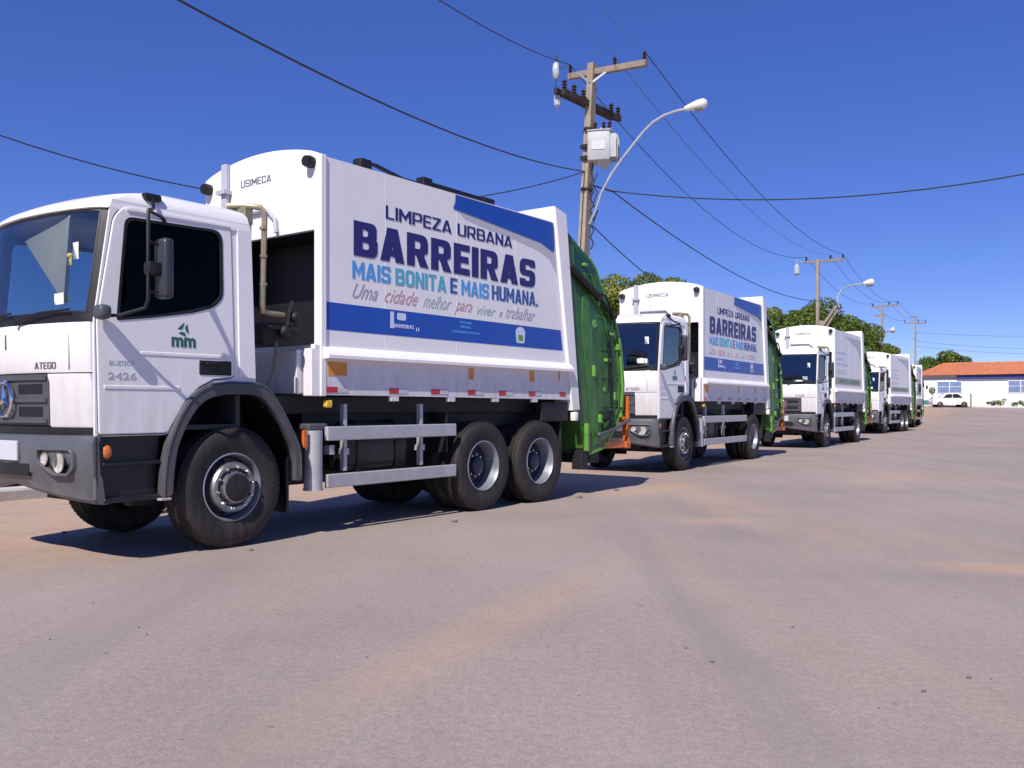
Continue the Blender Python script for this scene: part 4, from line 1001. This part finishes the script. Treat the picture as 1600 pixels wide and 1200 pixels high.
pts = [at(930+4*math.sin(y*.21+1), y, 23.2)-P1B for y in range(270, 360, 10)]; mb.tube(pts, .018, 6); obj('service_cable', mb, M['wire'], p1)
# transformer
tc_ = at(944, 232, 23.2)
tf = thing('transformer', 'pale grey pole transformer hanging below the crossarms of the nearest pole', 'transformer', tc_, R(-12))
mb = MB(); mb.box(-.40, .18, -.30, .30, -.36, .38, .03, 2); obj('tank', mb, M['trafo'], tf)
mb = MB(); mb.box(-.30, .06, -.315, -.30, -.1, .12, .004); obj('nameplate', mb, M['plate'], tf)
mb = MB(); mb.box(-.42, .20, -.32, .32, .38, .42, .01); obj('lid', mb, M['trafo'], tf)
mb = MB(); mb.loft([[(-.16, -.2, -.36), (.16, -.2, -.36), (.16, .2, -.36), (-.16, .2, -.36)], [(-.1, -.1, -.50), (.1, -.1, -.50), (.1, .1, -.50), (-.1, .1, -.50)]], closed=True, cap=True); obj('drain_sump', mb, M['trafo'], tf)
for k in range(6): mb = MB(); mb.box(.18, .34+.03*(k%2), -.28+k*.105, -.262+k*.105, -.30, .30, .004); obj('cooling_fin', mb, M['trafo'], tf)
for x in (-.22, 0, .15): insul(tf, Vector((x, -.1, .42)), .06, .24, 'ceramic', 'bushing')
for x in (-.1, .15): insul(tf, Vector((x, .18, .42)), .045, .16, 'glassy', 'bushing')
mb = MB(); mb.bar((-.4, 0, .1), (-.62, .1, .1), .08, .1); mb.bar((-.4, 0, -.2), (-.62, .1, -.2), .08, .1); obj('mount_bracket', mb, M['dark'], tf)
# street lamp on its arm
def lamp(label, base, pts, head0, head1, r=.035, hr=.13, group='street lamps on pole arms'):
    t = thing('street_lamp', label, 'street lamp', base, 0, group); b = Vector(base)
    mb = MB(); mb.tube([p-b for p in pts], r, 8); obj('lamp_arm', mb, M['galv'], t)
    h0, h1 = head0-b, head1-b
    mb = MB(); mb.tube([h0, h0.lerp(h1, .25), h0.lerp(h1, .6), h0.lerp(h1, .88), h1], [hr*.45, hr*.7, hr, hr*.95, hr*.45], 14); obj('lamp_head', mb, M['lamp'], t)
    mb = MB(); c = h0.lerp(h1, .62)-Vector((0, 0, hr*.5)); mb.sphere(c, hr, 2, (1.0, .8, .75)); obj('lamp_bowl', mb, M['pole'], t)
    return t
lp = [at(x, y, 23.2-.9*k/10) for k, (x, y) in enumerate([(921, 350), (930, 330), (940, 300), (955, 272), (972, 248), (990, 225), (1005, 206), (1020, 191), (1038, 180), (1055, 174), (1072, 170)])]
lamp('curved galvanised street lamp arm reaching right from the nearest utility pole', lp[0], lp, at(1070, 170, 22.3), at(1105, 160, 22.1))

def far_pole(px, ytop, D, arm, second, label, lean=0):
    top = at(px, ytop, D); b = Vector((top.x-lean, D, hgt(0, D)+.1)); s = D/23.5
    t = thing('utility_pole', label, 'utility pole', b, 0)
    obj('shaft', pole_shaft((0, 0, 0), top-b, .17, .12, 4), M['pole'], t)
    l, r_ = at(arm[0], arm[1], D+.3)-b, at(arm[2], arm[3], D-.3)-b
    mb = MB(); mb.bar(l, r_, .12, .13); obj('crossarm', mb, M['wood'], t); out = []
    for q in (.03, .65, .97): c = l.lerp(r_, q)+Vector((0, 0, .06)); insul(t, c, .07, .26); out.append(c+b+Vector((0, 0, .25)))
    if second:
        l, r_ = at(second[0], second[1], D)-b, at(second[2], second[3], D)-b; mb = MB(); mb.bar(l, r_, .12, .13); obj('lower_crossarm', mb, M['wood'], t)
    return t, out, b
p2, ax2, b2_ = far_pole(1278, 405, 54, (1258, 410, 1319, 405), None, 'concrete utility pole rising above the third garbage truck')
p3, ax3, b3_ = far_pole(1378, 478, 78, (1362, 480, 1404, 476), (1368, 493, 1383, 493), 'concrete utility pole rising above the fourth garbage truck')
p4, ax4, b4_ = far_pole(1430, 498, 96, (1413, 505, 1447, 505), (1422, 495, 1436, 495), 'farthest concrete utility pole, left of the orange tiled roof')
# hanging fuse of pole 2, stay struts
mb = MB(); q0, q1 = at(1245, 413, 53.5), at(1245, 431, 53.5); mb.tube([q0-b2_, q0.lerp(q1, .2)-b2_, q0.lerp(q1, .8)-b2_, q1-b2_], [.06, .17, .17, .06], 10); mb.tube([q0-b2_, at(1243, 407, 53.5)-b2_, at(1258, 410, 54)-b2_], .03, 5); obj('cutout_fuse', mb, M['glassy'], p2)
for s, e, nm in (((1283, 512), (1307, 478), 'strut'), ((1290, 512), (1311, 480), 'strut')):
    mb = MB(); mb.bar(at(*s, 53.8)-b2_, at(*e, 53.2)-b2_, .10, .14); obj(nm, mb, M['pole'], p2)
mb = MB(); c = at(1283, 500, 53.8)-b2_; mb.box(c.x-.22, c.x+.16, -.25, .2, c.z-.5, c.z-.05, .03); obj('junction_box', mb, M['pole'], p2)
lamp('small street lamp between the second and third utility poles, above the third garbage truck', at(1311, 480, 53), [at(1311, 480, 53), at(1308, 465, 53), at(1315, 452, 53), at(1330, 446, 52.6), at(1352, 443, 52.2)], at(1349, 443, 52.2), at(1366, 440, 52), .05, .2)
mb = MB(); mb.tube([at(1308, 470, 53)-at(1311, 480, 53), at(1307, 462, 53)-at(1311, 480, 53)], .14, 8)
lamp('tiny pale street lamp beside the third utility pole', at(1378, 520, 78), [at(1378, 520, 78), at(1385, 519, 77.5), at(1390, 517, 77)], at(1390, 517, 77), at(1398, 514, 76.8), .05, .22)

# ------------------------------------------------------------------ wires (each cable is its own thing)
def cable(pts, r, label, m='wire', group=None):
    mb = MB(); mb.tube(pts, r, 5); o = obj('power_cable', mb, M[m]); o['label'] = label; o['category'] = 'cable'
    if group: o['group'] = group
j0 = at(914, 268, 23.42)
cable(sag(at(215, -35, 9.5), j0, .35), .016, 'thick black cable crossing the sky from top left down to the nearest pole')
cable(sag(at(-140, 160, 16), j0, 1.3, 24), .014, 'thin black cable at far left passing behind the nearest truck to the pole')
cable([at(921, 288, 23.45)]+sag(at(960, 299, 23.3), at(1760, 238, 19.5), .55, 20), .017, 'black cable running right from the nearest pole across the open sky')
cable([at(921, 288, 23.45)]+sag(at(958, 300, 23.4), at(1283, 470, 53.8), .75, 20), .018, 'black cable sloping from the nearest pole down to the second pole')
cable(sag(at(925, 352, 23.3), at(1150, 500, 45), .6), .016, 'short slack service cable sloping behind the second garbage truck')
cable(sag(at(640, -30, 14), ax1[0], .15), .012, 'left of the three primary wires entering at the top edge', 'wire')
cable(sag(at(835, -40, 13), ax1[1], .1), .006, 'faint middle primary wire above the crossarm', 'wirelight')
cable(sag(at(900, -40, 12), ax1[2], .1), .006, 'faint right primary wire above the crossarm', 'wirelight')
for k, (a, b, n) in enumerate(zip(ax1, ax2, ('left', 'middle', 'right'))):
    cable(sag(a, b, (1.5, 1.2, 1.0)[k], 24), (.013, .010, .014)[k], '%s primary wire between the crossarms of the first two poles' % n, 'wire' if k != 1 else 'wirelight')
for k, (a, b, n) in enumerate(zip(ax2, ax3, ('left', 'middle', 'right'))):
    cable(sag(a, b, .9, 12), .014, '%s primary wire between the second and third poles' % n, 'wirelight')
for k, (a, b, n) in enumerate(zip(ax3, ax4, ('left', 'middle', 'right'))):
    cable(sag(a, b, .5, 8), .015, '%s primary wire between the third and farthest poles' % n, 'wirelight')
for k, (a, yb, n) in enumerate(((519, 522, 'upper'), (533, 545, 'middle'), (541, 553, 'lower'))):
    cable(sag(at(1430, a, 96), at(1700, yb, 90), .3, 12), .018, '%s thin wire running right above the tiled roof' % n, 'wirelight')
cable([ax1[0], ax1[0]+Vector((-.3, 0, -.1)), at(869, 96, 22.8)], .010, 'short jumper from the crossarm to the upper cutout fuse')

# ------------------------------------------------------------------ trees
def leaves(mb_name, clumps, n, size, m, parent):
    """clumps: (centre, radii). leaf quads spread in the shell of each clump"""
    vol = np.array([c[1][0]*c[1][1]+c[1][2]*c[1][0] for c in clumps]); cnt = (vol/vol.sum()*n).astype(int)+1
    Ps = []; Ns = []; V = []
    for (c, r), k in zip(clumps, cnt):
        d = rng.normal(size=(k, 3)); d /= np.linalg.norm(d, axis=1)[:, None]
        rad = rng.uniform(.55, 1.06, k)**.6
        p = np.array(c)+d*np.array(r)*rad[:, None]; Ps.append(p); Ns.append(d+rng.normal(scale=.55, size=(k, 3)))
        V.append(np.clip(rng.normal(.45+rng.normal(0, .14), .22, k), 0, 1))
    P_ = np.concatenate(Ps); N_ = np.concatenate(Ns); V = np.concatenate(V); N_ /= np.linalg.norm(N_, axis=1)[:, None]
    t = np.cross(N_, rng.normal(size=N_.shape)); t /= np.linalg.norm(t, axis=1)[:, None]; b = np.cross(N_, t)
    s = size*rng.uniform(.6, 1.3, len(P_))[:, None]
    q = np.stack([P_-t*s, P_-b*s*.45, P_+t*s, P_+b*s*.45], 1).reshape(-1, 3)
    k = len(P_); me = bpy.data.meshes.new(mb_name); me.vertices.add(4*k); me.vertices.foreach_set('co', q.ravel()); me.loops.add(4*k); me.loops.foreach_set('vertex_index', np.arange(4*k)); me.polygons.add(k); me.polygons.foreach_set('loop_start', np.arange(0, 4*k, 4))
    me.update(calc_edges=True); at_ = me.attributes.new('leafvar', 'FLOAT', 'FACE'); at_.data.foreach_set('value', V.astype(np.float32)); me.materials.append(m)
    return put(mb_name, me, parent)
def tree(px, D, ytop, halfw, label, m='leaf', n=7000, size=.13, name='broadleaf_tree', squat=.55, seed=0, group='trees growing behind the parked trucks'):
    rnd = random.Random(seed); top = at(px, ytop, D); g = hgt(0, D); H = top.z-g; b = Vector((top.x, D, g-.02))
    t = thing(name, label, 'tree', b, 0, group); Rw = 1.8*halfw*D/1400; ch = H*squat
    mb = MB(); mb.tube([(0, 0, 0), (.05, 0, H*.15), (-.06, .05, H*.3), (.02, 0, H*.5), (0, 0, H*.75)], [.24, .2, .17, .12, .05], 10)
    obj('trunk', mb, M['bark'], t)
    cl = []
    for k in range(46):
        a = rnd.uniform(0, 2*math.pi); rr = Rw*math.sqrt(rnd.random())*.78; h = H-ch*.5+ch*.5*rnd.uniform(-1, .80)*math.sqrt(max(.05, 1-(rr/Rw)**2))-Rw*.12
        s = Rw*rnd.uniform(.22, .40); cl.append(((rr*math.cos(a), rr*math.sin(a)*.8, h), (s, s, s*.75)))
        if k < 9:
            mb = MB(); z0 = H*rnd.uniform(.28, .5); mb.tube([(0, 0, z0), (rr*math.cos(a)*.5, rr*math.sin(a)*.4, (z0+h)/2+.1), (rr*math.cos(a)*.9, rr*math.sin(a)*.7, h)], [.09, .06, .02], 6); obj('limb', mb, M['bark'], t)
    cl.append(((0, 0, H-Rw*.3), (Rw*.36, Rw*.36, Rw*.28)))
    leaves('crown', cl, int(n*2.6), size, M[m], t); return t
LS = .105
tree(962, 46, 426, 46, 'olive green tree whose crown shows between the first and second trucks', 'leafolive', 13000, LS, seed=1, squat=.8)
tree(1012, 47, 424, 40, 'tree with rounded olive crown directly above the second truck cab', 'leafolive', 12000, LS, seed=2, squat=.7)
tree(1052, 48, 431, 34, 'tree crown just right of the rounded one above the second truck', 'leaf', 10000, LS, seed=3, squat=.7)
tree(1206, 66, 478, 28, 'narrow green tree between the second and third trucks', 'leaf', 9000, .15, seed=4, squat=.9)
tree(1243, 67, 482, 36, 'green tree left of the second utility pole', 'leaf', 9000, .15, seed=5, squat=.85)
tree(1285, 68, 463, 46, 'tallest dark green tree directly behind the second utility pole', 'leafdark', 12000, .15, seed=6, squat=.85)
tree(1322, 69, 490, 36, 'green tree right of the second utility pole', 'leaf', 9000, .15, seed=7, squat=.85)
tree(1352, 72, 510, 30, 'yellowish green tree left of the third utility pole', 'leafolive', 8000, .15, seed=8, squat=.85)
tree(1385, 74, 536, 22, 'small tree at the right end of the tree row by the third pole', 'leafolive', 6000, .15, seed=9, squat=.85)
tree(1480, 118, 546, 24, 'dark bushy tree whose crown shows over the orange tiled roof', 'leafdark', 7000, .22, seed=10, squat=.7, group='trees beyond the tiled building')
tree(1446, 112, 566, 14, 'small dark tree at the left end of the tiled building', 'leafdark', 4000, .2, seed=12, squat=.9, group='trees beyond the tiled building')
# low scrub behind the trucks
sc = bpy.data.objects.new('dummy', None)
cl = []
for k in range(70):
    t = k/69; y = 36+42*t; x = kx(y)-rng.uniform(3.5, 7); s = rng.uniform(.7, 1.4); cl.append(((x, y, hgt(0, y)+s*.6), (s*1.2, s, s)))
o = leaves('scrub', cl, 26000, .13, M['leafdark'], None); o['kind'] = 'stuff'; o['label'] = 'low green scrub behind the row of trucks'; o['category'] = 'scrub'

# ------------------------------------------------------------------ building with tiled roof at the right
B0 = Vector((38.9, 85)); BD = Vector((.85, -.53)).normalized(); BL = 21.0
ang = math.atan2(BD.y, BD.x)
bz = hgt(0, 83)-.05
bld = thing('tiled_building', 'long low white building with orange tiled roof at the far right', 'building', (B0.x, B0.y, bz), ang)
EH = 2.95
def up(x, z): return z
mb = MB(); mb.box(0, BL, 0, 5.5, -.6, EH); obj('wall', mb, M['render'], bld)
mb = MB(); mb.box(-.02, BL+.02, -.03, -.001, EH-.42, EH-.02); obj('eave_shade_band', mb, M['render2'], bld)  # shade under the eave put into the grey of this band
mb = MB(); mb.box(3.0, 9.3, -.22, -.035, EH-.40, EH-.06, .02); obj('sign_board', mb, M['roofblue'], bld)
RZ = 1.15
M['tiles'] = mat('clay_tiles', (.60, .21, .10), .8, col2=(.46, .16, .08), nscale=2.2, bump=.3, bscale=6)
roof = MB(); e = .45
ev = [(-e, -e, EH), (BL+e, -e, EH), (BL+e, 5.5+e, EH), (-e, 5.5+e, EH)]; rd = [(1.6, 2.75, EH+RZ), (BL-1.6, 2.75, EH+RZ)]
roof.add(ev+rd, [(0, 1, 5, 4), (2, 3, 4, 5), (3, 0, 4), (1, 2, 5), (3, 2, 1, 0)])
rf = obj('roof', roof, M['tiles'], bld, 0)
mb = MB()
n = 150
for k in range(n):
    x = -e+(BL+2*e)*(k+.5)/n
    if x < 1.6: t = (x+e)/(1.6+e)
    elif x > BL-1.6: t = (BL+e-x)/(1.6+e)
    else: t = 1
    mb.tube([(x, -e-.02, EH+.02), (x, -e+(2.75+e)*t, EH+RZ*t+.03)], .045, 5, True)
o = obj('tile_row', mb, M['tiles'], rf); o['kind'] = 'stuff'
mb = MB(); mb.tube([(1.5, 2.75, EH+RZ+.03), (BL-1.5, 2.75, EH+RZ+.03)], .1, 8); mb.tube([(-e, -e, EH+.03), (1.6, 2.75, EH+RZ+.03)], .09, 8); obj('ridge_cap', mb, M['tiles'], rf)
for x0, x1 in ((1.35, 3.35), (7.2, 9.1), (12.6, 14.6), (17, 19)):
    mb = MB(); mb.box(x0-.07, x1+.07, -.05, .0, 1.25, 2.40, .01); f = obj('window', mb, M['render'], bld)
    mb = MB(); mb.box(x0, x1, -.065, -.045, 1.32, 2.33); obj('pane', mb, M['mural'], f)
    mb = MB(); mb.box((x0+x1)/2-.03, (x0+x1)/2+.03, -.08, -.06, 1.32, 2.33); mb.box(x0, x1, -.08, -.06, 1.85, 1.89); obj('mullion', mb, M['render'], f)
for x in (9.7, 10.5, 11.3, 12.1):
    mb = MB(); mb.box(x, x+.28, -.5, -.2, -.4, EH-.45, .01); obj('column', mb, M['render'], bld)
mb = MB(); mb.box(.35, .5, -.06, -.0, 1.7, 2.0); obj('wall_lamp', mb, M['dark'], bld)
mb = MB(); mb.box(4.0, 6.9, -.02, -.002, .0, 1.9); obj('wall_panel', mb, M['render'], bld)
# far kerb and verge
fk = MB(); n_ = Vector((BD.y, -BD.x))*1.0
if n_.y > 0: n_ = -n_
for off0, off1, z in ((1.6, 1.8, .12),):
    a = [(B0+BD*s+n_*o_) for s in (-3, BL+12) for o_ in (off0, off1)]
    ring = lambda s: [(*(B0+BD*s+n_*off1), hgt(0, (B0+BD*s+n_*off1).y)-.02), (*(B0+BD*s+n_*off1), hgt(0, (B0+BD*s+n_*off1).y)+.13), (*(B0+BD*s+n_*off0), hgt(0, (B0+BD*s+n_*off1).y)+.13), (*(B0+BD*s+n_*off0), hgt(0, (B0+BD*s+n_*off1).y)-.02)]
    fk.loft([ring(s) for s in np.linspace(-3, BL+12, 20)], closed=False)
obj('far_kerb', fk, M['whitewash'], None, 30, kind='structure')
fp = MB(); fp.loft([[(*(B0+BD*s+n_*1.6), hgt(0, (B0+BD*s+n_*1.8).y)+.11), (*(B0+BD*s+n_*-1), hgt(0, (B0+BD*s+n_*1.8).y)+.11)] for s in np.linspace(-3, BL+12, 20)])
obj('far_pavement', fp, M['kerb'], None, 0, kind='structure')
# shrubs along the wall
for k, s in enumerate((5.9, 6.6, 7.9, 8.7, 9.9, 10.9, 12.1, 13.2)):
    p = B0+BD*s+n_*(.9+.1*(k%3)); g = hgt(0, p.y)+.1; hh = (.5, .7, .55, .65, 1.6, 1.2, 1.8, 1.3)[k]
    t = thing('shrub', 'small green shrub by the white wall, %s from the car' % ('first', 'second', 'third', 'fourth', 'tall fifth', 'sixth', 'tallest seventh', 'eighth')[k], 'shrub', (p.x, p.y, g), 0, 'shrubs along the white building')
    mb = MB(); mb.tube([(0, 0, 0), (0, 0, hh*.7)], .03, 5); obj('stem', mb, M['bark'], t)
    leaves('foliage', [((.3*math.cos(2.4*j+k), .15*math.sin(2.4*j), hh*(.35+.2*(j%3))), (.20, .2, hh*.28)) for j in range(5)], 420, .06, M['leaf' if k % 2 else 'leafdark'], t)
t = thing('sapling', 'thin young sapling left of the parked car by the white wall', 'tree', (*(B0+BD*1.0+n_*1.1), hgt(0, 83)+.1))
mb = MB(); mb.tube([(0, 0, 0), (.02, 0, .8), (0, 0, 1.5)], .03, 5); obj('trunk', mb, M['bark'], t); leaves('crown', [((0, 0, 1.35), (.3, .3, .35))], 350, .06, M['leafdark'], t)
t = thing('litter_bin', 'low teal bin on the pavement behind the farthest truck', 'bin', (*(B0+BD*.3+n_*1.25), hgt(0, 83)+.1), ang)
mb = MB(); mb.box(-.5, .5, -.25, .25, 0, .42, .03); obj('bin_body', mb, M['bin'], t); mb = MB(); mb.box(-.53, .53, -.28, .28, .42, .50, .02); obj('lid', mb, M['plate'], t)
# parked car
cp = at(1488, 637, 80.3); ct = thing('parked_car', 'small white car parked in front of the orange roofed building', 'car', (cp.x, 80.3, hgt(0, 80.3)), R(-10))
L_, Wd = 3.3, 1.5
def prof(mb, pts, y0, y1, bev=.03): plate_xz(mb, rounded(pts, .09), y0, y1, [], bev)
mb = MB(); prof(mb, [(-1.64, .26), (1.62, .26), (1.66, .55), (1.60, .78), (1.05, .84), (-.95, .86), (-1.55, .72), (-1.66, .5)], 0, Wd); cb = obj('body', mb, M['carwhite'], ct)
mb = MB(); prof(mb, [(-.95, .84), (-.45, 1.28), (.55, 1.30), (1.15, .84)], .1, Wd-.1); obj('roof', mb, M['carwhite'], ct)
for x in ([(-.78, .87), (-.42, 1.20), (.0, 1.22), (.0, .87)], [(.06, .87), (.06, 1.22), (.5, 1.22), (.92, .87)]):
    mb = MB(); plate_xz(mb, x, .08, .12); obj('window', mb, M['sideglass'], ct)
for x in (-1.02, 1.0):
    for y, s in ((-.02, 1), (Wd+.02, -1)):
        mb = MB(); mb.lathe([(.0, .02*s), (.16, .02*s), (.17, .0), (.26, .0), (.27, .05*s), (.27, .18*s), (0, .18*s)], (x, y, .27), 'y', 20); obj('wheel', mb, M['tyre'], ct)
mb = MB(); mb.box(-1.66, -1.58, .15, .4, .55, .66, .01); obj('headlight', mb, M['paper'], ct); mb = MB(); mb.box(-1.66, -1.58, Wd-.4, Wd-.15, .55, .66, .01); obj('headlight', mb, M['paper'], ct)
mb = MB(); mb.tube([(0, 0, 0), (0, 0, 1.3)], .07, 8); o = obj('bollard', mb, M['wood']); pb = at(1517, 636, 79); o.location = (pb.x, 79, hgt(0, 79)); o['label'] = 'short brown post just right of the parked car'; o['category'] = 'post'

# ------------------------------------------------------------------ small stones on the road
mb = MB()
for k in range(260):
    y = rng.uniform(3.2, 26); x = rng.uniform(-.62, .62)*y
    if x < kx(y)+.1: continue
    r = abs(rng.normal(0, .003))+.002
    bm = bmesh.new(); bmesh.ops.create_icosphere(bm, subdivisions=1, radius=r)
    mb.addbm(bm, Matrix.Translation((x, y, r*.4)) @ Matrix.Diagonal((rng.uniform(.7, 1.6), rng.uniform(.7, 1.5), .7, 1)))
for k, (x, y, r) in enumerate(((-4.3, 8.6, .022), (-3.55, 7.9, .03), (-3.0, 7.75, .026), (-2.75, 7.7, .02), (-2.2, 7.55, .02), (-.6, 9.4, .03), (.9, 11.9, .03), (1.5, 12.9, .035), (-5.2, 8.4, .02), (-4.9, 10.4, .02))):
    q = MB(); bm = bmesh.new(); bmesh.ops.create_icosphere(bm, subdivisions=1, radius=r)
    for v_ in bm.verts: v_.co *= rng.uniform(.75, 1.2)
    q.addbm(bm, Matrix.Translation((x, y, r*.35)) @ Matrix.Diagonal((1.4, 1, .6, 1))); mb.v = mb.v; n0 = len(mb.v); mb.add(q.v, q.f)
M['stone'] = mat('grit', (.20, .16, .15), .9, noise=.5, nscale=30)
o = obj('grit', mb, M['stone'], None, 0, kind='stuff'); o['label'] = 'loose grit and pebbles on the dusty asphalt'; o['category'] = 'grit'
